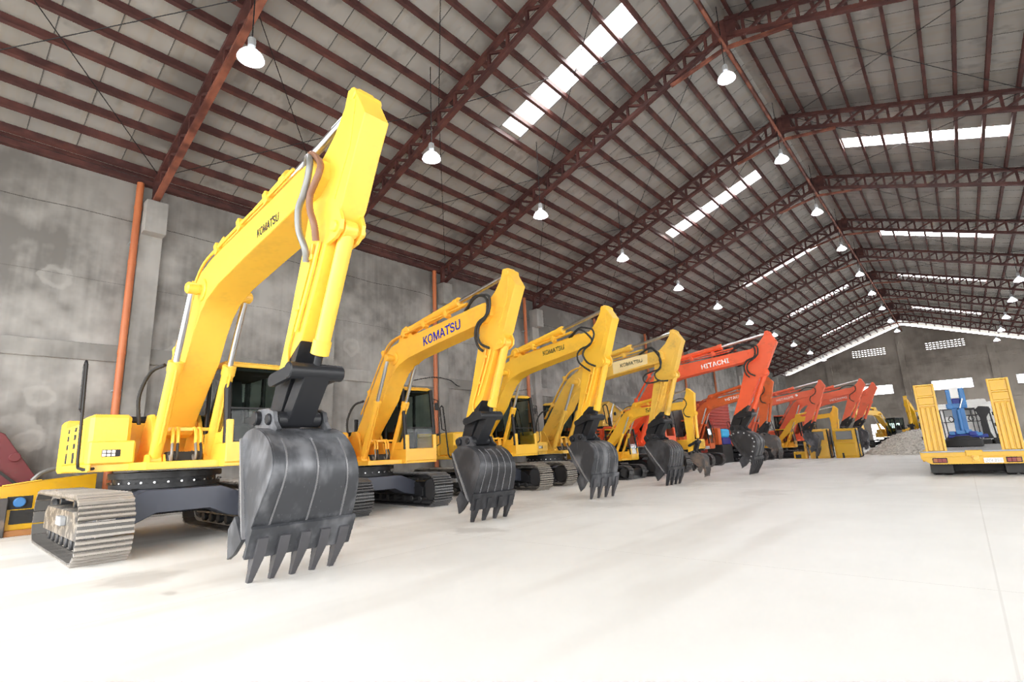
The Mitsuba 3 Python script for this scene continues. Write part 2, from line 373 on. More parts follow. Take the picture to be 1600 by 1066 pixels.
put('gate_rail', bx(a, b, Y1 + 0.11, Y1 + 0.19, 1.05, 1.13), 'm_grey', k, False)

def wall_with_holes(length0, length1, ztop, holes):
    p = sbox(length0, 0, length1, ztop)
    for h0, h1, z0, z1 in holes:
        p = p.difference(sbox(h0, z0, h1, z1))
    return p
RIGHT_HOLES = [(-4.0, 4.2, 0, 8.4), (5.6, 14.0, 0, 8.0), (17.0, 22.0, 0, 6.0), (30.0, 36.0, 0, 6.0), (43.0, 51.0, 0, 6.5), (57.0, 68.0, 0, 7.0)]
v, f = extrude_xz(wall_with_holes(Y0, Y1, 9.02, RIGHT_HOLES), -0.22, 0.0)
put('wall_right', (np.stack([XR - v[:, 1], v[:, 0], v[:, 2]], 1), f[:, ::-1]), 'm_wall_plain', smooth=False); struct('wall_right')
p = Polygon([(XL, 0), (XR, 0), (XR, ZE - 0.1), (XC, ZR - 0.1), (XL, ZE - 0.1)]).difference(sbox(-15.8, 0, 9.0, 8.6))
put('wall_near', extrude_xz(p, Y0 - 0.3, Y0), 'm_wall_plain', smooth=False); struct('wall_near')

# roof: sheets, skylights, purlins, bracing
struct('ceiling', 'foil-lined sheet roof on red steel purlins and trusses')
PW = 0.95
SKY_L, SKY_R = {0, 13, 26, 39, 53}, {13, 27, 39, 54}
OVER = 0.6
def sheet(xa, xb, ya, yb, lo=0.012):
    za, zb = roof_z(xa) + 0.185, roof_z(xb) + 0.185
    v = np.array([[xa, ya, za], [xb, ya, zb], [xb, yb, zb - lo], [xa, yb, za - lo], [xa, ya, za + .012], [xb, ya, zb + .012], [xb, yb, zb - lo + .012], [xa, yb, za - lo + .012]])
    f = np.array([[0, 2, 1], [0, 3, 2], [4, 5, 6], [4, 6, 7], [0, 1, 5], [0, 5, 4], [1, 2, 6], [1, 6, 5], [2, 3, 7], [2, 7, 6], [3, 0, 4], [3, 4, 7]])
    return v, f
skylight_no = {'L': 0, 'R': 0}
ORD = ['nearest', 'second', 'third', 'fourth', 'fifth', 'sixth', 'seventh', 'eighth', 'ninth', 'tenth', 'eleventh', 'twelfth', 'thirteenth']
kmin, kmax = int((Y0 - 0.5 - 11.425) // PW), int((Y1 + 0.8 - 11.425) // PW)
for kk in range(kmin, kmax + 1):
    ya, yb = 11.425 + PW * kk, 11.425 + PW * (kk + 1) + 0.012
    for side in 'LR':
        xa, xb = (XL - OVER, XC - 0.02) if side == 'L' else (XC + 0.02, XR + OVER)
        cut = (-9.72, -5.12) if side == 'L' else (-1.80, 3.08)
        mat = 'm_foil' if (kk * 7 + (side == 'R') * 3) % 3 else 'm_foil_b'
        sm = sheet(xa, xb, ya - 0.011, ya + 0.011, 0.0)
        put('roof_seam', (sm[0] - [0, 0, 0.016], sm[1]), 'm_seamline', 'ceiling', False)
        if kk in (SKY_L if side == 'L' else SKY_R):
            put('roof_sheet', sheet(xa, cut[0], ya, yb), mat, 'ceiling', False)
            put('roof_sheet', sheet(cut[1], xb, ya, yb), mat, 'ceiling', False)
            n = skylight_no[side]; skylight_no[side] += 1
            t = thing('skylight', f'{ORD[n]} long translucent skylight strip in the {"slope above the excavators" if side == "L" else "slope above the trailer"}', 'skylight', 'translucent roof skylights')
            m = 6
            for q in range(m):
                q0, q1 = cut[0] + (cut[1] - cut[0]) * q / m, cut[0] + (cut[1] - cut[0]) * (q + 1) / m
                key = put('pane', sheet(q0 + 0.015, q1 - 0.015, ya + 0.01, yb - 0.01, 0.0), 'm_white', t, False)
                scene[key]['emitter'] = {'type': 'area', 'radiance': {'type': 'rgb', 'value': [0.35, 0.35, 0.34]}}
        else:
            put('roof_sheet', sheet(xa, xb, ya, yb), mat, 'ceiling', False)

PUR_L = [-4.38 - 0.6864 * i for i in range(18)] + [-3.72]
PUR_R = [-2.60 + 0.705 * i for i in range(17)] + [-3.16]
for x in PUR_L + PUR_R:
    s = SL if x < XC else -SL
    v, f = bx(-0.042, 0.042, Y0, Y1, -0.01, 0.155)
    v = v + [x, 0, 0]; v[:, 2] += roof_z(x) + 0.0 + (v[:, 0] - x) * s
    put('purlin', (v, f), 'm_frame', 'ceiling', False)
put('eave_strut', bx(XL + 0.05, XL + 0.13, Y0, Y1, 9.20, 9.30), 'm_frame', 'ceiling', False)
put('ridge_tube', cyl([XC, Y0, ZR - 1.02], [XC, Y1, ZR - 1.02], 0.055, 10), 'm_primer', 'ceiling', 40)
put('ridge_cap', bx(XC - 0.14, XC + 0.14, Y0, Y1, ZR + 0.13, ZR + 0.20), 'm_foil_b', 'ceiling', False)
rods = [(XL + 0.4, -10.2), (-10.2, XC - 0.4), (XC + 0.4, 3.2), (3.2, XR - 0.4)]
for ya, yb in zip(TRUSS_Y[:-1], TRUSS_Y[1:]):
    for xa, xb in rods:
        for p, q in (((xa, ya), (xb, yb)), ((xb, ya), (xa, yb))):
            put('brace_rod', tube([[p[0], p[1], roof_z(p[0]) - 0.06], [q[0], q[1], roof_z(q[0]) - 0.06]], 0.011, 5), 'm_black', 'ceiling', False)

# trusses
def chord_pts(x0, x1, dz):
    return [x0, roof_z(x0) + dz], [x1, roof_z(x1) + dz]
DEP = 0.72
def truss(i, y):
    t = thing('roof_truss', f'{ORD[i]} red steel roof truss from the camera spanning the hall', 'roof truss', 'red roof trusses')
    near = i <= 5
    q = lambda x, z: [x, y, z]
    for side in (-1, 1):
        xe = XL + 0.10 if side < 0 else XR - 0.10
        xi = XC + side * 0.08
        xj = XC + side * 1.75
        put('top_chord', bar(q(xe, roof_z(xe) - 0.05), q(xi, roof_z(xi) - 0.05), 0.15, 0.12), 'm_frame', t, False)
        put('bottom_chord', bar(q(xe, roof_z(xe) - DEP), q(XC, roof_z(XC) - DEP + 0.12), 0.15, 0.12), 'm_frame' if i else 'm_primer', t, False)
        put('ridge_chord', bar(q(xj, roof_z(xj) - DEP), q(XC + side * 0.03, ZR - 1.02), 0.10, 0.09), 'm_primer', t, False)
        put('end_post', bar(q(xe - side * 0.12, roof_z(xe) - DEP - 0.1), q(xe - side * 0.12, roof_z(xe) - 0.02), 0.14, 0.14, (1, 0, 0)), 'm_frame', t, False)
        n = 18
        xs = np.linspace(xe - side * 0.55, XC + side * 0.55, n)
        webs = []
        for k in range(n):
            webs.append(('web_post', bar(q(xs[k], roof_z(xs[k]) - DEP + 0.04), q(xs[k], roof_z(xs[k]) - 0.09), 0.085, 0.08, (1, 0, 0))))
            if k + 1 < n:
                webs.append(('web_diagonal', bar(q(xs[k], roof_z(xs[k]) - 0.10), q(xs[k + 1], roof_z(xs[k + 1]) - DEP + 0.05), 0.075, 0.07, (0, 1, 0))))
        for k, (nm, me) in enumerate(webs):
            if near:
                put(nm, me, 'm_frame', t, False)
        if not near:
            key = put('web', cat([m for _, m in webs]), 'm_frame', t, False)
            labels[key] = {'kind': 'stuff'}
    put('ridge_gusset', bx(XC - 0.34, XC + 0.34, y - 0.02, y + 0.02, ZR - 0.80, ZR - 0.12), 'm_frame', t, False)
    put('ridge_post', bar(q(XC, ZR - 1.05), q(XC, ZR - 0.08), 0.13, 0.13, (1, 0, 0)), 'm_frame', t, False)
for i, y in enumerate(TRUSS_Y[1:]):      # the one over the entrance lies outside the view
    truss(i, y)

# downpipes
PIPE_Y = [3.38, 8.72, 14.02, 20.12, 26.95, 33.7, 40.2, 46.9]
for i, y in enumerate(PIPE_Y):
    t = thing('downpipe', f'{ORD[i]} orange drain pipe from the camera running up the concrete wall', 'pipe', 'orange drain pipes on the wall')
    x = XL + 0.20
    put('pipe', cyl([x, y, 0.0], [x, y, 9.0], 0.085, 14), 'm_pipe', t, 40)
    for z in (2.1, 4.15, 6.6, 8.2):
        put('coupling', cyl([x, y, z], [x, y, z + 0.12], 0.094, 14, 0.005), 'm_pipe', t, 40)
    for z in (3.2, 7.2):
        put('bracket', bx(XL - 0.0, x + 0.02, y - 0.10, y + 0.10, z, z + 0.04), 'm_grey', t, False)

# pendant lamps
scene['m_lamp_shade'] = pr((0.82, 0.83, 0.84), 0.35, 0.2)
def lamp(label, group, x, y, z):
    t = thing('pendant_lamp', label, 'lamp', group)
    r = 0.25
    k = put('shade', lathe([x, y, z + 0.30], [x, y, z], [(0.06, 0.05), (0.09, 0.09), (0.16, 0.17), (0.23, 0.225), (0.30, r), (0.30, r - 0.012), (0.23, 0.21), (0.16, 0.155)], 20), 'm_lamp_shade', t, 40)
    scene[k]['emitter'] = {'type': 'area', 'radiance': {'type': 'rgb', 'value': [0.06, 0.064, 0.07]}}
    put('housing', cyl([x, y, z + 0.28], [x, y, z + 0.46], 0.075, 12, 0.01), 'm_grey', t, 40)
    put('cable', tube([[x, y, z + 0.44], [x, y, roof_z(x) + 0.19]], 0.012, 5), 'm_black', t, False)
    k = put('bulb', lathe([x, y, z + 0.16], [x, y, z - 0.02], [(0, 0.11), (0.08, 0.18), (0.16, 0.225), (0.20, 0.17), (0.225, 0.03)], 16), 'm_white', t, True)
    scene[k]['emitter'] = {'type': 'area', 'radiance': {'type': 'rgb', 'value': [2.2, 2.3, 2.45]}}
RIDGE_LAMPS = [(14.06, 11.40), (20.06, 11.40), (26.34, 11.40), (32.8, 11.40), (39.64, 11.5), (45.5, 11.4), (51.9, 11.4), (58.25, 11.35), (65.0, 11.4)]
for i, (y, z) in enumerate(RIDGE_LAMPS):
    lamp(f'{ORD[i]} lit pendant lamp from the camera in the row under the ridge', 'pendant lamps under the ridge', XC, y, z)
LEFT_LAMPS = [(-9.26, 3.45), (-9.48, 8.2), (-9.56, 13.05), (-9.67, 18.86), (-9.8, 24.89), (-9.75, 30.39), (-9.75, 36.5), (-9.75, 42.6), (-9.75, 48.7), (-9.75, 55.0), (-9.75, 61.3)]
for i, (x, y) in enumerate(LEFT_LAMPS):
    lamp(f'{ORD[i]} lit pendant lamp from the camera in the row above the excavators', 'pendant lamps above the excavators', x, y, 8.95)
for i, (x, y) in enumerate([(3.7, 38.96), (3.73, 44.95), (3.75, 51.7), (3.75, 58.2), (3.7, 64.5)]):
    lamp(f'{ORD[i]} lit pendant lamp from the camera in the row above the trailer side', 'pendant lamps above the trailer side', x, y, 9.15)

# ------------------------------------------------------------------ excavators
SH = dict(Cu=2.356, Cv=0.98, Ta=-0.847, Tb=0.28, Ga=0.541, Gb=0.527, Kr=0.263, Kd=1.322, Rb=1.65, Dx=0.70, Dz=1.22, La=2.705, Lb=5.619)

def R2(a, p):
    p = np.asarray(p, float)
    c, s = math.cos(a), math.sin(a)
    return np.stack([p[..., 0] * c - p[..., 1] * s, p[..., 0] * s + p[..., 1] * c], -1)

def superloop(cx, cz, a, b, half, n=2.5, m=28):
    """track outline: two squarish ends joined by straights"""
    pts = []
    for s0 in (1, -1):
        th = np.linspace(-math.pi / 2, math.pi / 2, m) if s0 > 0 else np.linspace(math.pi / 2, 1.5 * math.pi, m)
        c, s = np.cos(th), np.sin(th)
        pts.append(np.stack([s0 * half + cx + a * np.sign(c) * np.abs(c) ** (2 / n), cz + b * np.sign(s) * np.abs(s) ** (2 / n)], 1))
    return np.vstack(pts)

def loop_points(loop, n):
    p = np.vstack([loop, loop[:1]])
    L = np.concatenate([[0], np.cumsum(np.linalg.norm(np.diff(p, axis=0), axis=1))])
    t = (np.arange(n) + 0.5) * L[-1] / n
    q = np.stack([np.interp(t, L, p[:, 0]), np.interp(t, L, p[:, 1])], 1)
    h = L[-1] / n * 0.4
    w = lambda u: np.stack([np.interp(u % L[-1], L, p[:, 0]), np.interp(u % L[-1], L, p[:, 1])], 1)
    d = w(t + h) - w(t - h)
    return q, d / np.linalg.norm(d, axis=1, keepdims=True), L[-1] / n

LETTER_CACHE = {}
def letters(text, bold=False):
    if (text, bold) not in LETTER_CACHE:
        m = meshkit.text_mesh(text, 1.0, 0.01, bold)
        LETTER_CACHE[(text, bold)] = (np.array(m.vertices), np.array(m.faces))
    return LETTER_CACHE[(text, bold)]

class Machine:
    def __init__(self, key, X, Y, psi, s):
        self.key, self.s = key, s
        self.c, self.n = math.cos(psi), math.sin(psi)
        self.o = np.array([X, Y, 0.0])
    def world(self, v):
        v = np.asarray(v, float) * self.s
        return np.stack([v[:, 0] * self.c - v[:, 1] * self.n, v[:, 0] * self.n + v[:, 1] * self.c, v[:, 2]], 1) + self.o
    def put(self, name, mesh, mat, parent=None, smooth=30, **lab):
        v, f = mesh
        return put(name, (self.world(v), f), mat, parent or self.key, smooth, **lab)

def excavator(label, X, Y, psi, s, al, be, ga, paint='m_yellow_a', track='m_track_dark', lod=0, teeth=4, ribs=4, text=None, text_mat='m_ink_black', text_at=(3.6, 0.56, 4.85, 0.16, 0.2),
              bold=False, patch=False, bucket='m_bucket', gauge=1.12, shoe=0.56, cabtop=3.07, hoses=(), blade=False, tip_mark=False, cabpaint=None, upper=True, studs=False,
              black_nose=True, bucket_w=1.04, bodyw=1.27, bscale=1.0, group='excavators parked in a row', disc=False, bcy=0.41, hose_mats=('m_rubber', 'm_rubber', 'm_rubber')):
    key = thing('excavator', label, 'excavator', group)
    m = Machine(key, X, Y, psi, s)
    P = SH
    F = np.array([0.12, 1.78])
    if s < 0.7:
        F = np.array([0.12, 1.95])
    A = F + P['Lb'] * np.array([math.cos(al), math.sin(al)])
    bt = lambda pts: F + R2(al, pts)
    at = lambda pts: A + R2(be, pts)
    B = at((P['La'], 0.0))
    kt = lambda pts: B + R2(ga, np.asarray(pts, float) * bscale)
    C, T, G = bt((P['Cu'], P['Cv'])), at((P['Ta'], P['Tb'])), at((P['Ga'], P['Gb']))
    K = B + P['Kr'] * bscale * np.array([math.cos(ga + P['Kd']), math.sin(ga + P['Kd'])])
    D = np.array([P['Dx'], P['Dz']])
    J = at((2.28, 0.02))
    d = np.linalg.norm(K - J); r1, r2 = 0.47, 0.60
    x = (d * d + r1 * r1 - r2 * r2) / (2 * d); hh = math.sqrt(max(r1 * r1 - x * x, 0.0004)); e = (K - J) / d
    c1, c2 = J + e * x + hh * np.array([-e[1], e[0]]), J + e * x - hh * np.array([-e[1], e[0]])
    n_arm = R2(be, (0, 1.0))
    H = c1 if (c1 - J) @ n_arm > (c2 - J) @ n_arm else c2
    p3 = lambda q, y: [q[0], y, q[1]]
    nseg = 18 if lod == 0 else 12

    # ---- undercarriage
    loop = superloop(0, 0.405, 0.42, 0.375, 1.56)
    inner = superloop(0, 0.405, 0.36, 0.315, 1.56)
    N = 46
    q, dr_, pitch = loop_points(loop, N)
    shoe_parts = [(_CB[0] * np.array([pitch * 0.455, shoe / 2, 0.011]), _CB[1])]
    for g, gh in ((-0.38, 0.022), (-0.02, 0.016), (0.34, 0.016)):
        shoe_parts.append((_CB[0] * np.array([0.015, shoe / 2, gh]) + [g * pitch, 0, 0.008 + gh], _CB[1]))
    for yy in (-0.1, 0.1):
        shoe_parts.append((_CB[0] * np.array([0.03, 0.018, 0.006]) + [0.17 * pitch, yy, 0.014], _CB[1]))
    use = shoe_parts if lod < 2 else shoe_parts[:2]
    sv, sf = cat(use)
    pc, gc = {'m_track_worn': ((0.15, 0.143, 0.136), (0.40, 0.37, 0.335)), 'm_track_mid': ((0.10, 0.094, 0.088), (0.34, 0.315, 0.28))}.get(track, ((0.03, 0.031, 0.034), (0.125, 0.126, 0.13)))
    scol = np.vstack([np.tile(gc if 0 < i_ < 4 else pc, (8, 1)) for i_ in range(len(use))])
    for side in (-1, 1):
        yc = side * gauge
        # the track chain with its shoes
        band = np.vstack([inner])
        chain = Polygon(loop_in := superloop(0, 0.405, 0.395, 0.35, 1.56)).difference(Polygon(superloop(0, 0.405, 0.33, 0.285, 1.56)))
        ch = trimesh.creation.extrude_polygon(chain, 0.18, engine='earcut')
        cv = np.asarray(ch.vertices)
        tk = m.put('track', (np.stack([cv[:, 0], yc + 0.09 - cv[:, 2], cv[:, 1]], 1), np.asarray(ch.faces)), 'm_track_dark' if lod else track, None, 25)
        ms = []
        for i in range(N):
            tx, tz = dr_[i]
            # the loop runs counter-clockwise, so the outward normal is to its right
            M3 = np.array([[tx, 0, tz], [0, 1, 0], [tz, 0, -tx]])
            v = sv @ M3.T + [q[i, 0], yc, q[i, 1]]
            ms.append((v, sf))
        if lod == 0:
            for me in ms:
                kk = m.put('shoe', me, 'm_shoe', tk, False)
                f_ = rng.uniform(0.82, 1.12)
                scene[kk] = mikit.ply(trimesh.Trimesh(m.world(me[0]), me[1], process=False), 'm_shoe', False, color=scol * f_)
        else:
            kk = m.put('shoes', cat(ms), 'm_shoe', tk, False)
            cm = cat(ms); scene[kk] = mikit.ply(trimesh.Trimesh(m.world(cm[0]), cm[1], process=False), 'm_shoe', False, color=np.tile(scol, (N, 1))); labels[kk] = {'kind': 'stuff'}
        m.put('idler', cyl([1.56, yc - 0.11, 0.41], [1.56, yc + 0.11, 0.41], 0.285, 20, 0.03), 'm_track_dark', tk, 40)
        m.put('sprocket', cyl([-1.56, yc - 0.12, 0.41], [-1.56, yc + 0.12, 0.41], 0.285, 20, 0.05), 'm_track_dark', tk, 40)
        m.put('side_frame', prism([(-1.42, 0.24), (1.36, 0.24), (1.36, 0.46), (1.15, 0.60), (-1.2, 0.60), (-1.42, 0.5)], yc - 0.20, yc + 0.20, 0.02), 'm_blacksteel' if track != 'm_track_worn' else 'm_track_mid', tk, 20)
        if lod < 2:
            rol = [cyl([xx, yc - 0.16, 0.17], [xx, yc + 0.16, 0.17], 0.085, 10, 0.015) for xx in np.linspace(-1.15, 1.15, 7)] + [cyl([xx, yc - 0.14, 0.68], [xx, yc + 0.14, 0.68], 0.06, 10, 0.01) for xx in (-0.55, 0.6)]
            for rr in rol:
                m.put('roller', rr, 'm_track_dark', tk, 40)
            m.put('step', bx(0.25, 0.62, yc + side * 0.20, yc + side * 0.27, 0.40, 0.52, 0.01), 'm_grey', tk, False)
    arch = [(-gauge + 0.15, 0.28), (-0.62, 0.34), (-0.35, 0.47), (0.35, 0.47), (0.62, 0.34), (gauge - 0.15, 0.28), (gauge - 0.15, 0.62), (0.5, 0.80), (-0.5, 0.80), (-gauge + 0.15, 0.62)]
    und = m.put('undercarriage', prism_x(arch, 0.48, 1.0, 0.02), 'm_navy' if not lod else 'm_blacksteel', None, 20)
    m.put('rear_leg', prism_x(arch, -1.0, -0.48, 0.02), 'm_blacksteel', und, 20)
    m.put('center_box', bx(-0.6, 0.6, -0.62, 0.62, 0.42, 0.82, 0.03), 'm_blacksteel', und, False)
    ring = m.put('swing_ring', lathe([0, 0, 0.78], [0, 0, 1.06], [(0, 0.74), (0.03, 0.76), (0.10, 0.76), (0.10, 0.70), (0.18, 0.70), (0.18, 0.78), (0.27, 0.78)], 40), 'm_blacksteel', None, 30)
    if lod == 0:
        for i in range(28):
            a = 2 * math.pi * i / 28
            m.put('bolt', cyl([0.765 * math.cos(a), 0.765 * math.sin(a), 0.90], [0.785 * math.cos(a), 0.785 * math.sin(a), 0.90], 0.016, 6), 'm_chrome', ring, False)
    if blade:
        bl = m.put('dozer_blade', prism([(1.78, 0.0), (1.86, 0.0), (1.82, 0.2), (1.88, 0.45), (1.98, 0.60), (1.92, 0.62), (1.80, 0.48), (1.75, 0.22)], -gauge - 0.28, gauge + 0.28, 0.005), 'm_blacksteel', None, 20)
        for y in (-0.5, 0.5):
            m.put('blade_arm', bar([0.7, y, 0.45], [1.8, y, 0.3], 0.14, 0.16), 'm_blacksteel', bl, False)

    # ---- upper structure
    plan = [(-1.75, -bodyw), (0.55, -bodyw), (0.60, -0.66), (1.30, -0.60), (1.30, 0.34), (1.45, 0.36), (1.45, 1.30), (-1.75, 1.27)]
    deck = m.put('deck', prism_z(plan, 1.09, 1.20, 0.012), paint, None, 20)
    cw_out = [(-2.74 + 0.55 * (abs(y) / 1.27) ** 2.2, y) for y in np.linspace(-bodyw, 1.27, 13)]
    m.put('counterweight', prism_z([(-1.74, 1.27), *[(x_, y_) for x_, y_ in cw_out[::-1]], (-1.74, -bodyw)], 1.08, 1.98, 0.05), paint, None, 35)
    hood = m.put('engine_hood', prism_x([(-bodyw + 0.02, 1.19), (1.25, 1.19), (1.25, 1.72), (1.15, 1.86), (-bodyw + 0.12, 1.86), (-bodyw + 0.02, 1.76)], -1.72, -0.46, 0.02), paint, None, 20)
    m.put('top_cover', bx(-1.5, -0.5, -0.75, 0.95, 1.86, 1.97, 0.03), 'm_blacksteel', hood, False)
    m.put('exhaust', lathe([-1.0, 0.30, 1.95], [-1.0, 0.30, 2.35], [(0, 0.05), (0.25, 0.05), (0.4, 0.055)], 12), 'm_black', hood, 40)
    box = m.put('fuel_tank', bx(-0.45, 0.38, -bodyw, -0.62, 1.19, 1.93, 0.05), paint, None, 20)
    sto = m.put('storage_box', bx(0.36, 0.62, -bodyw - 0.02, -0.60, 1.19, 1.53, 0.025), paint, None, 20)
    m.put('base_skirt', bx(-1.7, 0.66, -bodyw - 0.025, -bodyw + 0.02, 1.10, 1.20, 0.012), paint, deck, False)
    if lod == 0:
        m.put('work_light', bx(0.615, 0.625, -bodyw + 0.13, -bodyw + 0.35, 1.30, 1.40, 0.004), 'm_black', sto, False)
        for i in range(2):
            for j in range(3):
                m.put('light_lens', bx(0.62, 0.628, -bodyw + 0.135 + 0.055 * j, -bodyw + 0.18 + 0.055 * j, 1.305 + 0.048 * i, 1.345 + 0.048 * i, 0.003), 'm_light_lens', sto, False)
    # side doors with vent slots
    dsd = m.put('side_door', bx(-1.15, -0.5, -bodyw - 0.015, -bodyw + 0.03, 1.22, 1.84, 0.012), paint, None, False)
    dsd2 = m.put('side_door', bx(-1.70, -1.18, -bodyw - 0.015, -bodyw + 0.03, 1.22, 1.84, 0.012), paint, None, False)
    if lod < 2:
        for z0, z1 in ((1.24, 1.40), (1.46, 1.54), (1.60, 1.68), (1.73, 1.79)):
            m.put('vent_slot', bx(-0.72, -0.58, -bodyw - 0.021, -bodyw - 0.01, z0, z1), 'm_dark', dsd, False)
            m.put('vent_slot', bx(-1.32, -1.22, -bodyw - 0.021, -bodyw - 0.01, z0, z1), 'm_dark', dsd2, False)
        m.put('handrail', tube([[0.66, -bodyw + 0.05, 1.14], [0.50, -bodyw - 0.04, 1.13], [0.22, -bodyw - 0.06, 1.16], [0.14, -bodyw - 0.06, 1.26], [0.02, -bodyw - 0.06, 2.0], [-0.12, -bodyw - 0.06, 2.74], [-0.20, -bodyw - 0.06, 2.80], [-0.30, -bodyw - 0.06, 2.74], [-0.20, -bodyw - 0.06, 2.05], [-0.05, -bodyw - 0.06, 2.0]], 0.020, 7), 'm_black', None, 40)
        m.put('return_hose', tube([[0.0, -0.46, 1.80], [0.02, -0.5, 2.25], [0.2, -0.42, 2.62], [0.5, -0.30, 2.72]], 0.028, 8, 5), 'm_rubber', None, 40)
    # boom foot brackets and cylinder lugs
    for y in (-0.33, 0.33):
        m.put('boom_bracket', prism([(-0.45, 1.15), (0.62, 1.15), (0.34, 1.78), (0.22, F[1] + 0.17), (0.0, F[1] + 0.17), (-0.15, 1.75)], y - 0.03, y + 0.03, 0.008), paint, deck, 20)
    for y in (-bcy, bcy):
        for o in (-0.11, 0.09):
            m.put('cylinder_lug', prism([(D[0] - 0.2, 1.12), (D[0] + 0.2, 1.12), (D[0] + 0.09, D[1] + 0.09), (D[0] - 0.09, D[1] + 0.09)], y + o, y + o + 0.03, 0.005), paint, deck, 20)
    if lod == 0:
        m.put('valve_block', bx(0.62, 0.86, -0.24, 0.24, 1.19, 1.34, 0.02), 'm_dark', deck, False)
        for i, y in enumerate((-0.21, -0.14, 0.10, 0.17)):
            m.put('hydraulic_hose', tube([[0.80, y, 1.34], [0.93, y, 1.20], [0.98, y * 1.05, 1.30], [0.93, y, 1.48]], 0.020, 7, 5), 'm_rubber' if i % 2 else 'm_hose_grey', deck, 40)
            m.put('hydraulic_pipe', tube([[0.93, y, 1.46], [0.92, y, 1.62], [0.84, y * 0.95, 1.70], [0.70, y * 0.9, 1.66]], 0.024, 7, 4), paint, deck, 40)
        m.put('front_rail', bar([0.84, -bcy, 1.68], [0.84, bcy, 1.68], 0.05, 0.05), paint, deck, False)
    # ---- cab
    ct = cabtop
    cpa = cabpaint or paint
    cab = m.put('cab', prism([(-0.32, 1.10), (1.42, 1.10), (1.47, 1.16), (1.47, 1.45), (-0.32, 1.45)], 0.36, 1.31, 0.02), cpa, None, 20)
    fx = lambda z: 1.43 - 0.17 * max(0.0, (z - 1.45) / (ct - 1.45)) ** 1.3
    roofp = [(-0.34, ct - 0.10), (fx(ct) - 0.04, ct - 0.10), (fx(ct) - 0.02, ct - 0.05), (fx(ct) - 0.12, ct), (-0.26, ct), (-0.34, ct - 0.04)]
    m.put('cab_roof', prism(roofp, 0.36, 1.31, 0.03), cpa, cab, 25)
    for y0_, y1_ in ((0.36, 0.46), (1.21, 1.31)):
        m.put('jamb', prism([(-0.1, 1.44), (1.47, 1.44), (1.455, 1.80), (1.38, 1.80), (1.2, 1.62), (-0.1, 1.62)], y0_, y1_, 0.015), cpa, cab, 20)
    for y in (0.39, 1.28):
        zz = np.linspace(1.44, ct - 0.08, 6)
        m.put('pillar', tube([[fx(z) - 0.03, y, z] for z in zz], 0.055, 8), 'm_black', cab, 40)
        m.put('pillar', bx(-0.32, -0.24, y - 0.04, y + 0.04, 1.44, ct - 0.08, 0.01), 'm_black', cab, False)
        m.put('pillar', bx(0.42, 0.50, y - 0.03, y + 0.03, 1.44, ct - 0.08, 0.01), 'm_black', cab, False)
    m.put('rear_panel', bx(-0.33, -0.27, 0.40, 1.27, 1.44, 2.25, 0.01), 'm_black', cab, False)
    m.put('side_panel', bx(-0.28, 1.36, 0.37, 0.41, 1.44, 1.62, 0.01), 'm_black', cab, False)
    m.put('door', bx(-0.22, 1.34, 1.27, 1.32, 1.40, 1.75, 0.012), cpa, cab, False)
    m.put('roof_liner', bx(-0.28, 1.2, 0.40, 1.27, ct - 0.16, ct - 0.11), 'm_dark', cab, False)
    m.put('window_bar', bar([fx(1.98), 0.40, 1.98], [fx(1.98), 1.27, 1.98], 0.025, 0.025), 'm_black', cab, False)
    def pane(nm, corners):
        m.put(nm, (np.array(corners, float), np.array([[0, 1, 2], [0, 2, 3]])), 'm_glass', cab, False)
    pane('windscreen', [[fx(2.0) - .01, .41, 2.0], [fx(2.0) - .01, 1.26, 2.0], [fx(ct - .1) - .03, 1.26, ct - .1], [fx(ct - .1) - .03, .41, ct - .1]])
    pane('lower_window', [[fx(1.46) - .01, .41, 1.46], [fx(1.46) - .01, 1.26, 1.46], [fx(1.98) - .01, 1.26, 1.98], [fx(1.98) - .01, .41, 1.98]])
    pane('side_window', [[-.24, .385, 1.62], [1.34, .385, 1.62], [fx(ct - .1) - .06, .385, ct - .1], [-.24, .385, ct - .1]])
    pane('door_window', [[-.24, 1.29, 1.75], [1.34, 1.29, 1.75], [fx(ct - .1) - .06, 1.29, ct - .1], [-.24, 1.29, ct - .1]])
    pane('rear_window', [[-.29, .41, 2.25], [-.29, 1.26, 2.25], [-.29, 1.26, ct - .1], [-.29, .41, ct - .1]])
    if lod < 2:
        seat = m.put('seat', bx(0.05, 0.55, 0.58, 1.08, 1.46, 1.80, 0.05), 'm_seat', cab, False)
        m.put('seat_back', prism([(0.02, 1.78), (0.16, 1.78), (0.06, 2.50), (-0.02, 2.66), (-0.10, 2.62), (-0.08, 2.45)], 0.60, 1.06, 0.03), 'm_seat', cab, 30)
        for y in (0.52, 1.14):
            m.put('console', bx(0.2, 0.75, y - 0.06, y + 0.06, 1.46, 1.92, 0.02), 'm_black', cab, False)
            m.put('lever', tube([[0.68, y, 1.9], [0.72, y, 2.10]], 0.02, 6), 'm_black', cab, 40)
        m.put('mirror', bx(fx(2.5) - 0.02, fx(2.5) + 0.02, 1.36, 1.46, 2.45, 2.65, 0.012), 'm_black', cab, False)
        m.put('grab_rail', tube([[fx(2.7) + .0, 1.33, 2.75], [fx(2.6) + 0.10, 1.40, 2.70], [fx(2.2) + 0.10, 1.40, 2.1], [fx(1.7) + 0.08, 1.40, 1.55], [fx(1.5), 1.34, 1.5]], 0.014, 6), 'm_black', cab, 40)

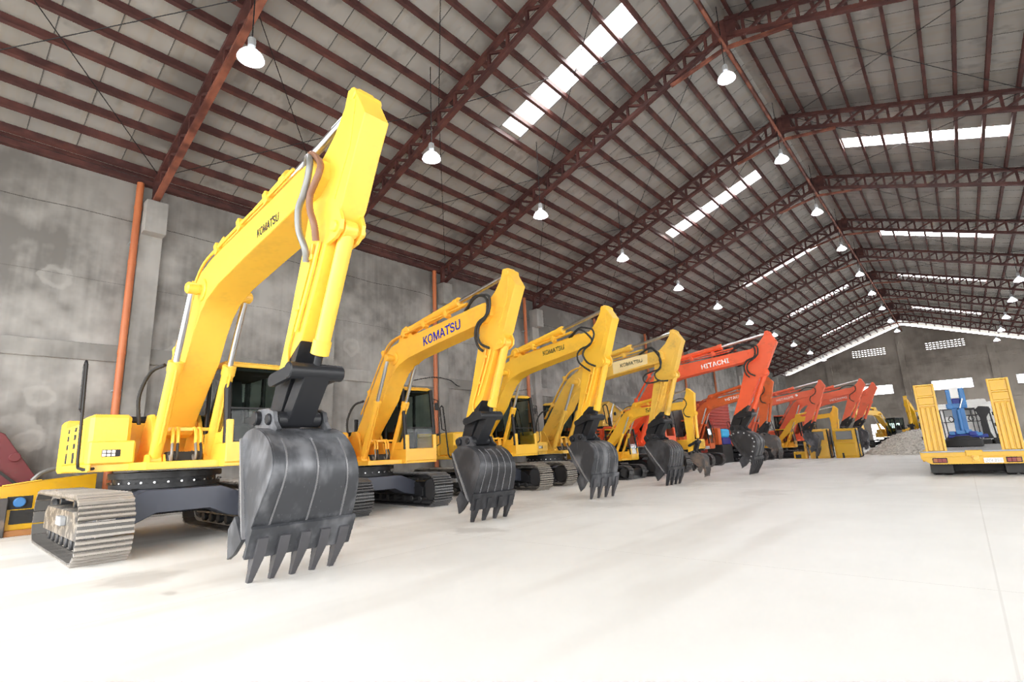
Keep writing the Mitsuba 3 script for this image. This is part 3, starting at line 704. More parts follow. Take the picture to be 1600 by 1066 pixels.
    # ---- boom
    prof = [(-0.20, 0.0), (-0.12, -0.17), (0.06, -0.20), (0.5, -0.02), (1.45, 0.30), (1.85, 0.56), (2.15, 0.69), (2.45, 0.73), (2.9, 0.66), (3.9, 0.35), (5.1, -0.04), (5.5, -0.19), (5.72, -0.16), (5.80, 0.02), (5.70, 0.18),
            (5.45, 0.28), (4.9, 0.47), (4.1, 0.76), (3.2, 1.09), (2.7, 1.25), (2.35, 1.33), (2.05, 1.29), (1.75, 1.16), (1.2, 0.86), (0.55, 0.48), (0.0, 0.20), (-0.13, 0.16)]
    bw = 0.235 if lod == 0 else 0.225
    boom = m.put('boom', prism(bt(prof), -bw, bw, 0.012), paint, None, 25)
    for (u, v), r, w in (((0.0, 0.0), 0.15, 0.31), ((P['Cu'], P['Cv']), 0.075, 0.46), ((5.62, 0.0), 0.12, 0.25)):
        c_ = bt((u, v))
        m.put('pin_boss', cyl(p3(c_, -w), p3(c_, w), r, nseg, 0.015), paint, boom, 40)
    c_ = bt((P['Cu'], P['Cv']))
    for sg in (-1, 1):
        m.put('boss_plate', cyl(p3(c_, sg * (bw - 0.01)), p3(c_, sg * (bw + 0.03)), 0.17, nseg, 0.012), paint, boom, 40)
    if lod < 2:
        for y, dv in ((-0.19, 0.10), (-0.12, 0.10), (0.15, 0.08)):
            pts = [(0.3, 0.45), (1.2, 0.93), (1.75, 1.23), (2.05, 1.37), (2.4, 1.40), (2.9, 1.25), (3.6, 1.01), (4.6, 0.65), (5.2, 0.45)]
            m.put('pipe', tube([p3(bt((u, v + dv)), y) for u, v in pts], 0.022, 7, 3), paint if y else 'm_chrome', boom, 40)
        for u, v in ((0.9, 0.80), (1.9, 1.38), (2.9, 1.30), (3.7, 1.03), (4.5, 0.74)):
            c_ = bt((u, v))
            m.put('pipe_clamp', tf(bx(-0.05, 0.05, -0.225, -0.09, -0.05, 0.13, 0.01), [[math.cos(al), 0, -math.sin(al), c_[0]], [0, 1, 0, 0], [math.sin(al), 0, math.cos(al), c_[1]], [0, 0, 0, 1]]), paint, boom, False)
    br = bt([(2.45, 1.30), (3.15, 1.08), (2.98, 1.55), (2.78, 1.58)])
    for y in (-0.12, 0.09):
        m.put('cylinder_bracket', prism(br, y, y + 0.03, 0.006), paint, boom, 20)
    if text:
        u_0, v_0, u_1, v_1, hgt = text_at
        lv, lf = letters(text, bold)
        Lx = math.hypot(u_1 - u_0, v_1 - v_0)
        ang = math.atan2(v_1 - v_0, u_1 - u_0)
        w0 = lv[:, 0].max() - lv[:, 0].min()
        px_ = (lv[:, 0] - lv[:, 0].min()) * Lx / w0
        pz_ = lv[:, 1] * hgt
        uv_ = R2(ang, np.stack([px_, pz_], 1)) + [u_0, v_0]
        xz = bt(uv_)
        v = np.stack([xz[:, 0], -bw - 0.001 - lv[:, 2] * 0.25, xz[:, 1]], 1)
        if text == 'KOMATSU':
            mk = bt(R2(ang, np.array([[0.71, 0.80], [0.735, 0.80], [0.745, 1.12], [0.72, 1.12]]) * [Lx, hgt]) + [u_0, v_0])
            v, lf = cat([(v, lf), prism(mk, -bw - 0.004, -bw)])
        m.put('lettering', (v, lf), text_mat, boom, False, label={'m_ink_blue': 'blue lettering', 'm_ink_black': 'black lettering', 'm_white': 'white lettering'}.get(text_mat, 'lettering'))
        if patch:
            pp = bt([(3.85, 0.40), (5.15, 0.02), (5.30, 0.30), (4.95, 0.46), (4.0, 0.78)])
            m.put('name_patch', prism(pp, -bw - 0.002, -bw + 0.003), 'm_pale_patch', boom, False, label='pale cream patch behind the lettering')
        if disc:
            c_ = bt((4.74, 0.36))
            m.put('emblem', cyl(p3(c_, -bw - 0.004), p3(c_, -bw + 0.01), 0.085, 20), 'm_white', boom, False, label='round white emblem')
            cr_ = [bar(p3(bt((4.74 - 0.05, 0.36)), -bw - 0.006), p3(bt((4.74 + 0.05, 0.36)), -bw - 0.006), 0.006, 0.016), bar(p3(bt((4.74, 0.31)), -bw - 0.006), p3(bt((4.74, 0.41)), -bw - 0.006), 0.016, 0.006)]
            m.put('emblem_cross', cat(cr_), paint, boom, False)

    def ram(name, p, q, y, r, frac, eye=0.0, rodmat='m_chrome', lugs=True):
        p, q = np.asarray(p, float), np.asarray(q, float)
        L = np.linalg.norm(q - p); e_ = p + (q - p) * frac
        lb = L * frac
        k_ = m.put(name, lathe(p3(p, y), p3(e_, y), [(0.0, r * 0.75), (0.10, r), (lb - 0.16, r), (lb - 0.16, r * 1.16), (lb - 0.01, r * 1.16), (lb, r * 0.9)], nseg), paint, None, 40)
        m.put('rod', cyl(p3(e_, y), p3(q, y), r * 0.52, nseg), rodmat, k_, 40, label='polished steel rod')
        m.put('eye', cyl(p3(p, y - r * 0.9), p3(p, y + r * 0.9), r * 1.15, nseg, 0.01), paint, k_, 40)
        if lugs:
            m.put('eye', cyl(p3(q, y - r * 0.85), p3(q, y + r * 0.85), r * 1.0, nseg, 0.01), paint, k_, 40)
        if lod == 0:
            d_ = (q - p) / L; nn = np.array([d_[1], -d_[0]])
            m.put('pipe', tube([p3(p + d_ * 0.30 + nn * r * 0.9, y), p3(p + d_ * 0.34 + nn * r * 1.3, y), p3(e_ - d_ * 0.14 + nn * r * 1.3, y), p3(e_ - d_ * 0.10 + nn * r * 0.9, y)], 0.016, 6), paint, k_, 40)
        return k_
    for y in (-bcy, bcy):
        ram('boom_cylinder', D, C, y, 0.088, 0.585)
    ram('arm_cylinder', bt((2.88, 1.48)), T, 0.0, 0.10, 0.56)

    # ---- arm
    aprof = [(-0.91, 0.22), (-0.925, 0.30), (-0.89, 0.365), (-0.62, 0.655), (-0.28, 0.61), (0.30, 0.56), (0.45, 0.50), (0.62, 0.40), (1.1, 0.36), (1.78, 0.27), (2.28, -0.11), (1.6, -0.10), (0.8, -0.12), (0.45, -0.15), (0.15, -0.20), (-0.10, -0.17),
             (-0.28, -0.02), (-0.45, 0.10), (-0.72, 0.20), (-0.90, 0.20)]
    aw = 0.142
    arm = m.put('arm', prism(at(aprof), -aw, aw, 0.012), paint, None, 25)
    nose = [(1.78, 0.27), (2.2, 0.21), (2.62, 0.14), (2.78, 0.10), (2.83, 0.0), (2.76, -0.11), (2.62, -0.135), (2.28, -0.11)]
    m.put('arm_nose', prism(at(nose), -aw, aw, 0.012), 'm_blacksteel' if black_nose else paint, arm, 25, **({'label': 'black painted lower end of the arm'} if black_nose else {}))
    lugp = at([(0.32, 0.50), (0.75, 0.36), (0.66, 0.55), (0.56, 0.63), (0.46, 0.62)])
    for y in (-0.142, 0.102):
        m.put('cylinder_bracket', prism(lugp, y, y + 0.04, 0.006), paint, arm, 20)
    for (a_, b_), r, w in (((0.0, 0.0), 0.15, 0.19), ((P['Ta'], P['Tb'] + 0.05), 0.07, 0.165), ((P['Ga'], P['Gb']), 0.06, 0.18)):
        c_ = at((a_, b_))
        m.put('pin_boss', cyl(p3(c_, -w), p3(c_, w), r, nseg, 0.012), paint, arm, 40)
    if lod == 0:
        for sg in (-1, 1):
            m.put('side_rib', prism(at([(-0.80, 0.34), (-0.3, 0.42), (0.2, 0.36), (0.26, 0.40), (-0.3, 0.50), (-0.78, 0.42)]), sg * aw - 0.012, sg * aw + 0.012, 0.004), paint, arm, 20)
        m.put('pipe', tube([p3(at((0.75, 0.16)), -aw - 0.03), p3(at((1.0, 0.18)), -aw - 0.03), p3(at((1.9, 0.06)), -aw - 0.03), p3(at((2.05, 0.10)), -aw - 0.02)], 0.022, 7), paint, arm, 40)
        m.put('pipe', tube([p3(at((0.72, 0.30)), -aw - 0.03), p3(at((1.0, 0.28)), -aw - 0.03), p3(at((1.7, 0.18)), -aw - 0.03)], 0.022, 7), paint, arm, 40)
        for a_, b_ in ((0.9, 0.20), (1.45, 0.14)):
            c_ = at((a_, b_))
            m.put('pipe_clamp', bx(c_[0] - 0.05, c_[0] + 0.05, -aw - 0.06, -aw + 0.01, c_[1] - 0.03, c_[1] + 0.03, 0.008), paint, arm, False)
    bc = ram('bucket_cylinder', G, H, 0.0, 0.082, 0.88, rodmat='m_blacksteel', lugs=False)
    # linkage
    def link(name, p, q, y, w, t, mat='m_blacksteel', par=None):
        p, q = np.asarray(p, float), np.asarray(q, float)
        e_ = (q - p) / np.linalg.norm(q - p); nn = np.array([-e_[1], e_[0]])
        pts = []
        for cc, sgn in ((p, -1), (q, 1)):
            for a_ in np.linspace(-90, 90, 7):
                a_ = math.radians(a_)
                pts.append(cc + w * (sgn * math.cos(a_) * e_ + sgn * math.sin(a_) * nn))
        return m.put(name, prism(np.array(pts), y, y + t, 0.006), mat, par, 25)
    for y in (-0.27, 0.22):
        link('guide_link', J, H, y, 0.07, 0.05)
    bl_ = link('bucket_link', H, K, -0.14, 0.085, 0.28)
    m.put('cross_tube', cyl(p3(H, -0.30), p3(H, 0.30), 0.088, nseg, 0.012), 'm_blacksteel', bl_, 40)
    m.put('cross_tube', cyl(p3(K, -0.24), p3(K, 0.24), 0.085, nseg, 0.012), 'm_blacksteel', bl_, 40)
    # ---- bucket
    hw = bucket_w / 2
    shell = np.array([(0.23, -0.17), (0.15, -0.02), (0.14, 0.16), (0.20, 0.36), (0.32, 0.53), (0.47, 0.64), (0.63, 0.67), (0.79, 0.62), (0.94, 0.52), (1.09, 0.41), (1.21, 0.32), (1.29, 0.265)])
    shell_s = spline(shell, 3 if lod < 2 else 1)
    tn = np.gradient(shell_s, axis=0); tn /= np.linalg.norm(tn, axis=1, keepdims=True); nr = np.stack([tn[:, 1], -tn[:, 0]], 1)
    if nr[len(nr) // 2][1] > 0:
        nr = -nr
    inn = shell_s + nr * 0.03
    ge = np.array([math.cos(ga), math.sin(ga)])
    def taper(mesh):
        v, f = mesh
        v = np.array(v, float)
        a_ = (v[:, [0, 2]] - B) @ ge / bscale
        k_ = np.clip((a_ - 0.35) / 0.85, 0, 1)
        v[:, 1] *= 0.82 + 0.18 * k_ * k_ * (3 - 2 * k_)
        return v, f
    bk = m.put('bucket', taper(prism(kt(np.vstack([shell_s, inn[::-1]])), -hw, hw, 0.0)), bucket, None, 35)
    side_poly = np.vstack([shell_s + nr * 0.006, [(1.20, 0.22), (0.97, 0.02), (0.58, -0.13)]])
    for sg in (-1, 1):
        m.put('side_plate', taper(prism(kt(side_poly), sg * hw - 0.018, sg * hw + 0.018, 0.004)), bucket, bk, 25)
        e0, e1 = kt((0.20, -0.10)), kt((1.22, 0.22))
        m.put('edge_strip', taper(bar(p3(e0, sg * (hw + 0.022)), p3(e1, sg * (hw + 0.022)), 0.03, 0.05, (0, 1, 0))), 'm_weld' if lod == 0 else bucket, bk, False)
        cut = kt([(0.99, 0.08), (1.10, -0.09), (1.38, -0.10), (1.34, 0.05), (1.23, 0.24)])
        m.put('side_cutter', prism(cut, sg * (hw + 0.035) - 0.02, sg * (hw + 0.035) + 0.02, 0.005), bucket, bk, 20)
    lip = kt([(1.12, 0.405), (1.145, 0.43), (1.40, 0.25), (1.375, 0.21)])
    m.put('lip_plate', prism(lip, -hw - 0.03, hw + 0.03, 0.004), bucket, bk, 20)
    ys = np.linspace(-hw + 0.09, hw - 0.09, teeth)
    tw_ = 0.052 if lod == 0 else 0.04
    for y in ys:
        tp = kt([(1.20, 0.345), (1.235, 0.405), (1.38, 0.315), (1.49, 0.205), (1.68, 0.02), (1.665, -0.015), (1.50, 0.085), (1.35, 0.185)])
        v, f = prism(tp, y - tw_, y + tw_, 0.006)
        dist_ = np.linalg.norm(v[:, [0, 2]] - kt((1.67, 0.0)), axis=1) / bscale
        k_ = np.clip(dist_ / 0.36, 0.32, 1.0)
        v[:, 1] = y + (v[:, 1] - y) * k_
        m.put('tooth', (v, f), bucket if bucket != 'm_bucket' else 'm_bucket_edge', bk, 20)
    # wear strips along the shell
    i0, i1 = int(len(shell_s) * 0.36), int(len(shell_s) * 0.90)
    seg = shell_s[i0:i1]; nn = nr[i0:i1]
    for y in np.linspace(-hw + 0.14, hw - 0.14, ribs):
        st = np.vstack([seg - nn * 0.012, (seg + nn * 0.005)[::-1]])
        m.put('wear_strip', taper(prism(kt(st), y - 0.009, y + 0.009)), 'm_seam' if lod == 0 else bucket, bk, 35)
    for y in (-0.30, 0.25):
        ear = kt([(-0.10, -0.02), (-0.02, -0.11), (0.08, -0.10), (0.26, -0.06), (0.28, 0.25), (0.20, 0.44), (0.11, 0.36), (0.0, 0.34), (-0.06, 0.22)])
        m.put('ear', prism(ear, y, y + 0.05, 0.006), bucket, bk, 20)
    m.put('hinge_pin', cyl(p3(B, -0.36), p3(B, 0.36), 0.075, nseg, 0.012), 'm_blacksteel', bk, 40)
    m.put('hinge_pin', cyl(p3(K, -0.33), p3(K, 0.33), 0.06, nseg, 0.012), 'm_blacksteel', bk, 40)
    if studs:
        for y in (-hw - 0.02,):
            for i in range(11):
                t_ = i / 10
                c_ = kt(shell_s[int(2 + t_ * (len(shell_s) - 5))] + nr[int(2 + t_ * (len(shell_s) - 5))] * 0.07)
                m.put('wear_button', cyl(p3(c_, y - 0.02), p3(c_, y), 0.03, 8, 0.006), 'm_grey', bk, 40)
    # ---- hoses from boom to arm
    for i, (pts, y, r) in enumerate(hoses):
        path = []
        for fr_, a_, b_, yy in pts:
            c_ = bt((a_, b_)) if fr_ == 'b' else at((a_, b_))
            path.append(p3(c_, yy))
        m.put('hose', tube(path, r, 9, 6), hose_mats[i % len(hose_mats)], None, 40)
    return key

HOSE_STD = [([('b', 5.0, 0.50, -0.12), ('b', 5.5, 0.46, -0.22), ('a', -0.34, 0.06, -0.30), ('a', -0.20, 0.19, -0.31), ('a', -0.02, 0.21, -0.31), ('a', 0.14, 0.12, -0.31), ('a', 0.31, -0.01, -0.31), ('a', 0.51, -0.01, -0.30), ('a', 0.66, 0.10, -0.27), ('a', 0.71, 0.30, -0.21)], 0, 0.026),
            ([('b', 5.0, 0.50, -0.06), ('b', 5.45, 0.52, -0.20), ('a', -0.28, 0.00, -0.27), ('a', 0.05, 0.13, -0.29), ('a', 0.25, -0.08, -0.29), ('a', 0.5, -0.12, -0.28), ('a', 0.72, 0.0, -0.25), ('a', 0.80, 0.12, -0.20)], 0, 0.026)]
HOSE_ONE = [([('b', 5.30, 0.42, -0.12), ('b', 5.58, 0.30, -0.24), ('a', -0.08, 0.06, -0.33), ('a', 0.10, 0.11, -0.34), ('a', 0.28, 0.08, -0.34), ('a', 0.43, 0.01, -0.33), ('a', 0.64, 0.05, -0.30), ('a', 0.82, 0.17, -0.25), ('a', 0.95, 0.17, -0.21)], 0, 0.036),
            ([('b', 5.35, 0.44, -0.05), ('b', 5.6, 0.36, -0.20), ('a', -0.10, 0.14, -0.26), ('a', 0.02, 0.24, -0.29), ('a', 0.14, 0.21, -0.30), ('a', 0.27, 0.13, -0.29), ('a', 0.42, 0.18, -0.28), ('a', 0.57, 0.28, -0.25), ('a', 0.72, 0.30, -0.21)], 0, 0.036)]
HOSE_LOOP = [([('b', 5.0, 0.50, -0.12), ('b', 5.5, 0.45, -0.22), ('a', -0.28, 0.0, -0.30), ('a', -0.25, 0.18, -0.31), ('a', -0.09, 0.25, -0.31), ('a', 0.14, 0.17, -0.31), ('a', 0.29, 0.0, -0.31), ('a', 0.45, -0.03, -0.31), ('a', 0.63, 0.13, -0.27), ('a', 0.69, 0.36, -0.20)], 0, 0.024),
             ([('b', 5.0, 0.50, -0.06), ('b', 5.5, 0.40, -0.22), ('a', 0.0, 0.18, -0.29), ('a', 0.18, 0.09, -0.30), ('a', 0.30, -0.14, -0.30), ('a', 0.47, -0.24, -0.30), ('a', 0.66, -0.16, -0.28), ('a', 0.77, 0.03, -0.24), ('a', 0.84, 0.20, -0.20)], 0, 0.024)]
HOSE_WIDE = [([('b', 5.0, 0.50, -0.12), ('b', 5.5, 0.44, -0.22), ('a', -0.16, -0.10, -0.30), ('a', -0.09, 0.02, -0.31), ('a', 0.15, 0.09, -0.31), ('a', 0.36, 0.15, -0.31), ('a', 0.51, 0.03, -0.31), ('a', 0.60, -0.03, -0.30), ('a', 0.73, 0.03, -0.28), ('a', 0.78, 0.19, -0.24), ('a', 0.74, 0.42, -0.20)], 0, 0.024),
             ([('b', 5.0, 0.50, -0.06), ('b', 5.5, 0.40, -0.22), ('a', 0.1, 0.1, -0.29), ('a', 0.40, 0.10, -0.31), ('a', 0.52, -0.12, -0.31), ('a', 0.64, -0.33, -0.31), ('a', 0.80, -0.42, -0.31), ('a', 0.92, -0.30, -0.29), ('a', 0.88, -0.08, -0.26), ('a', 0.79, 0.11, -0.22)], 0, 0.024)]

excavator('largest yellow excavator, nearest the camera, with worn grey tracks and five-tooth bucket', -11.408, 3.297, -0.029, 1.139, 0.433, -1.917, -1.431, 'm_yellow_a', 'm_track_worn', 0, 5, 3,
          'KOMATSU', 'm_ink_black', (4.19, 0.36, 4.75, 0.13, 0.105), True, gauge=1.10, cabtop=2.76, hoses=HOSE_ONE, hose_mats=('m_hose_grey', 'm_hose_brown'), bcy=0.37, bucket_w=1.02, bodyw=1.13)
excavator('yellow excavator with large blue lettering on its boom and shiny black tracks', -12.095, 7.987, -0.079, 0.993, 0.423, -1.882, -1.309, 'm_yellow_b', 'm_track_dark', 0, 4, 5,
          'KOMATSU', 'm_ink_blue', (3.53, 0.57, 4.83, 0.15, 0.20), True, hoses=HOSE_STD, bucket='m_bucket_dark')
excavator('yellow excavator with black boom lettering, right behind the blue-lettered one', -12.328, 12.574, -0.141, 0.999, 0.429, -1.846, -1.211, 'm_yellow_c', 'm_track_mid', 0, 4, 4,
          'KOMATSU', 'm_ink_black', (3.98, 0.56, 4.77, 0.25, 0.125), True, hoses=HOSE_LOOP)
excavator('dull ochre excavator with black lettering on a pale patch of its boom', -12.355, 16.282, -0.046, 0.998, 0.423, -1.832, -1.216, 'm_yellow_d', 'm_track_mid', 0, 4, 5,
          'KOMATSU', 'm_ink_black', (4.21, 0.46, 5.02, 0.17, 0.115), True, patch=True, gauge=1.06, hoses=HOSE_WIDE, bucket='m_bucket_dark')
excavator('small yellow excavator with a dozer blade and a brown-edged bucket', -10.95, 18.5, 0.009, 0.638, 0.393, -1.545, -1.05, 'm_yellow_c', 'm_track_dark', 1, 5, 4,
          'SD', 'm_ink_black', (3.35, 0.70, 3.85, 0.52, 0.22), True, blade=True, gauge=0.85, bucket='m_rusty', hoses=HOSE_STD[:1], black_nose=False, bucket_w=0.86, bscale=0.87)
excavator('large orange-red excavator with white lettering, tallest of the red machines', -11.465, 21.3, 0.003, 1.096, 0.428, -1.936, -1.324, 'm_red', 'm_track_dark', 1, 5, 3,
          'HITACHI', 'm_white', (3.85, 0.49, 4.83, 0.17, 0.165), True, hoses=HOSE_STD, studs=True, bucket='m_bucket_dark', cabtop=2.62)
excavator('brownish red excavator standing behind the arm of the tallest red one', -11.4, 27.5, 0.052, 0.81, 0.494, -1.715, -1.0, 'm_red_brown', 'm_track_dark', 1, 5, 3,
          'HITACHI', 'm_white', (3.53, 0.66, 4.62, 0.30, 0.15), True, bucket='m_rusty', hoses=HOSE_STD[:1])
excavator('red excavator with a round white emblem after its boom lettering', -10.661, 34.0, 0.009, 0.863, 0.477, -1.889, -1.261, 'm_red_faded', 'm_track_dark', 1, 4, 3,
          'HITACHI', 'm_white', (3.46, 0.67, 4.50, 0.32, 0.14), True, disc=True, hoses=HOSE_STD[:1])
excavator('red excavator with its arm above the cab that stands on the floor', -9.8, 40.0, -0.004, 0.932, 0.485, -1.946, -1.3, 'm_red_faded', 'm_track_dark', 1, 4, 3, hoses=HOSE_STD[:1])
excavator('farthest red excavator, its arm against the bright window', -9.73, 44.2, 0.003, 0.949, 0.474, -1.954, -1.3, 'm_red_faded', 'm_track_dark', 2, 4, 3,
          'HITACHI', 'm_white', (3.4, 0.66, 4.5, 0.30, 0.14), True, disc=True)
excavator('small yellow excavator half hidden among the far red ones', -9.15, 37.0, 0.0, 0.60, 0.41, -1.6, -0.95, 'm_yellow_c', 'm_track_dark', 2, 4, 3, black_nose=False, gauge=0.9)
excavator('yellow excavator by the far barred gateway, boom turned towards the gravel', -5.2, 60.6, -1.97, 0.86, 0.36, -1.75, -0.9, 'm_yellow_d', 'm_track_dark', 2, 4, 3, cabpaint='m_black', group=None)
excavator('yellow excavator seen end-on behind the gravel pile', -2.85, 54.0, -1.60, 0.78, 0.47, -1.87, -1.2, 'm_yellow_e', 'm_track_dark', 2, 4, 3, group=None)

# ------------------------------------------------------------------ low-bed trailer with upright ramps
t = thing('trailer', 'yellow low-bed trailer with two upright loading ramps, seen from behind', 'trailer')
TY = 19.5
put('bumper', prism([(-1.08, 0.70), (1.42, 0.70), (1.42, 0.35), (-0.86, 0.35), (-1.08, 0.50)], TY, TY + 0.22, 0.008), 'm_yellow_e', t, 20)
bum = f'{t}__bumper'
for a, b in ((-1.06, -0.08), (0.30, 1.40)):
    put('edge_rail', bx(a, b, TY - 0.02, TY + 0.20, 0.675, 0.715, 0.006), 'm_grey', bum, False, label='bare metal top rail')
    put('channel', bx(a + 0.01, b - 0.01, TY - 0.012, TY + 0.02, 0.545, 0.565, 0.004), 'm_yellow_e', bum, False)
put('hinge_plate', bx(-0.07, 0.29, TY - 0.03, TY + 0.02, 0.56, 0.725, 0.01), 'm_yellow_e', bum, False)
put('hitch', cat([cyl([0.12, TY - 0.09, 0.50], [0.12, TY, 0.50], 0.06, 14, 0.01), bx(0.04, 0.20, TY - 0.04, TY, 0.41, 0.59, 0.01)]), 'm_yellow_d', bum, 30)
for a, b in ((-0.82, -0.49), (0.74, 1.05)):
    k = put('tail_light', bx(a, b, TY - 0.03, TY + 0.01, 0.385, 0.525, 0.01), 'm_dark', bum, False)
    w = (b - a - 0.03) / 3
    for i in range(3):
        put('lens', bx(a + 0.015 + i * w, a + 0.01 + (i + 1) * w, TY - 0.04, TY - 0.028, 0.40, 0.51, 0.006), 'm_tail_red' if (i != (0 if a < 0 else 2)) else 'm_tail_orange', bum, False)
put('number_plate', bx(0.28, 0.68, TY - 0.025, TY - 0.005, 0.375, 0.51, 0.005), 'm_white', bum, False, label='white number plate')
lv, lf = letters('UVY 210', True)
sc = 0.34 / (lv[:, 0].max() - lv[:, 0].min())
put('plate_lettering', (np.stack([0.31 + (lv[:, 0] - lv[:, 0].min()) * sc, TY - 0.026 - lv[:, 2] * 0.1, 0.405 + lv[:, 1] * 0.075], 1), lf), 'm_grey', bum, False)
put('deck', bx(-1.02, 1.36, TY + 0.22, TY + 8.3, 0.58, 0.70, 0.01), 'm_deck_trailer', t, False)
for x in (-1.06, 1.36):
    put('side_rail', bx(x, x + 0.05, TY + 0.2, TY + 8.3, 0.42, 0.72, 0.008), 'm_yellow_e', t, False)
for x in (-0.35, 0.55):
    put('chassis_beam', bx(x, x + 0.14, TY + 0.25, TY + 8.2, 0.36, 0.58, 0.01), 'm_dark', t, False)
for i, y in enumerate((20.55, 21.35, 22.15)):
    ax = put('axle', cyl([-0.92, y, 0.30], [1.20, y, 0.30], 0.06, 10), 'm_dark', t, 40)
    for x in (-0.92, -0.66, 0.72, 0.98):
        put('tyre', lathe([x, y, 0.30], [x + 0.22, y, 0.30], [(0.0, 0.17), (0.0, 0.27), (0.03, 0.30), (0.19, 0.30), (0.22, 0.27), (0.22, 0.17)], 28), 'm_rubber', ax, 40)
put('suspension', bx(-0.42, 0.72, TY + 0.9, TY + 2.9, 0.10, 0.40, 0.03), 'm_dark', t, False)
put('mudflap', bx(-0.92, -0.40, TY + 0.30, TY + 0.32, 0.09, 0.55), 'm_rubber', t, False)
put('mudflap', bx(0.70, 1.22, TY + 0.30, TY + 0.32, 0.09, 0.55), 'm_rubber', t, False)
def ramp(x0, x1):
    yb = TY + 0.06
    lean = lambda z: yb + (z - 0.70) * 0.05
    def q(xa, xb, za, zb, d0, d1, b=0.006):
        v, f = bx(xa, xb, d0, d1, za, zb, b)
        v = v.copy(); v[:, 1] += lean(v[:, 2]); return v, f
    r = put('ramp', q(x0, x1, 0.70, 2.66, 0.03, 0.05), 'm_yellow_e', t, False)
    for xa in (x0, x1 - 0.055):
        put('side_rail', q(xa, xa + 0.055, 0.70, 2.66, -0.035, 0.06), 'm_yellow_e', r, False)
    for z in (2.28, 2.02, 2.62):
        put('cross_bar', q(x0 + 0.05, x1 - 0.05, z, z + 0.035, -0.02, 0.04), 'm_yellow_d', r, False)
    w = (x1 - x0 - 0.11) / 3
    for i in range(3):
        put('tread_plate', q(x0 + 0.055 + i * w + 0.012, x0 + 0.055 + (i + 1) * w - 0.012, 0.72, 1.99, 0.0, 0.035, 0.012), 'm_yellow_e', r, False)
    put('head_plate', q(x0 + 0.05, x1 - 0.05, 2.06, 2.27, 0.0, 0.035, 0.01), 'm_yellow_e', r, False)
    put('head_plate', q(x0 + 0.05, x1 - 0.05, 2.32, 2.61, 0.0, 0.035, 0.01), 'm_yellow_e', r, False)
    for z in (1.05, 1.35, 1.65):
        put('hinge', q(x0 - 0.03, x0 + 0.005, z, z + 0.09, -0.01, 0.04, 0.006), 'm_dark', r, False)
ramp(-0.94, -0.455)
ramp(0.70, 1.16)

# things on the trailer
t = thing('crane', 'blue knuckle crane standing on the trailer deck between the ramps', 'crane')
cy = 24.6
def sx(x):
    return x
put('base', lathe([-0.07, cy, 0.70], [-0.07, cy, 1.08], [(0, 0.50), (0.02, 0.53), (0.24, 0.53), (0.26, 0.46), (0.38, 0.40)], 32), 'm_dark', t, 40)
put('base_frame', cat([bx(-0.45, 0.35, cy - 0.35, cy + 0.35, 1.02, 1.14, 0.02), bx(0.25, 0.62, cy - 0.20, cy + 0.1, 1.00, 1.12, 0.02), bx(-0.40, -0.2, cy - 0.42, cy - 0.2, 1.10, 1.24, 0.02), bx(0.12, 0.32, cy - 0.42, cy - 0.22, 1.08, 1.22, 0.02)]), 'm_deepblue', t, False)
for i, (x, z, a) in enumerate([(-0.30, 1.18, 0.1), (-0.05, 1.20, 0.16), (0.16, 1.22, 0.12), (0.30, 1.16, 0.14), (0.42, 1.12, 0.12)]):
    put('base_block', bx(x - a, x + a * 0.5, cy - 0.5 + 0.05 * i, cy - 0.25 + 0.04 * i, z - 0.06, z + 0.07, 0.02), 'm_blue', t, False)
for x in (-0.13, 0.07):
    put('column', prism([(x - 0.085, 1.10), (x + 0.085, 1.10), (x + 0.075, 2.12), (x - 0.075, 2.12)], cy - 0.12, cy + 0.14, 0.015), 'm_blue', t, 20)
put('column_cylinder', cyl([-0.03, cy - 0.16, 1.15], [-0.03, cy - 0.16, 2.0], 0.055, 14, 0.01), 'm_blue', t, 40)
put('head', cat([bx(-0.34, 0.24, cy - 0.16, cy + 0.18, 2.04, 2.22, 0.03), bx(0.08, 0.24, cy - 0.18, cy + 0.1, 2.1, 2.76, 0.03), bx(-0.28, -0.16, cy - 0.15, cy + 0.1, 2.15, 2.72, 0.02)]), 'm_blue', t, False)
put('head_boss', cyl([-0.24, cy - 0.24, 2.12], [-0.24, cy + 0.2, 2.12], 0.10, 16, 0.02), 'm_blue', t, 40)
put('inner_boom', bx(-0.17, 0.09, cy - 0.14, cy + 0.12, 2.40, 2.80, 0.02), 'm_white', t, False)
put('inner_boom_lower', bx(-0.15, 0.08, cy - 0.12, cy + 0.12, 2.14, 2.40, 0.02), 'm_deepblue', t, False)
put('ram', cyl([0.03, cy - 0.22, 2.05], [0.15, cy - 0.22, 2.38], 0.025, 10), 'm_chrome', t, 40)
for x in (-0.27, 0.27):
    put('hose', tube([[x, cy - 0.2, 1.56], [x - 0.07, cy - 0.24, 1.66], [x, cy - 0.26, 1.77], [x + 0.07, cy - 0.24, 1.66], [x + 0.01, cy - 0.2, 1.56]], 0.016, 7, 4), 'm_rubber', t, 40)

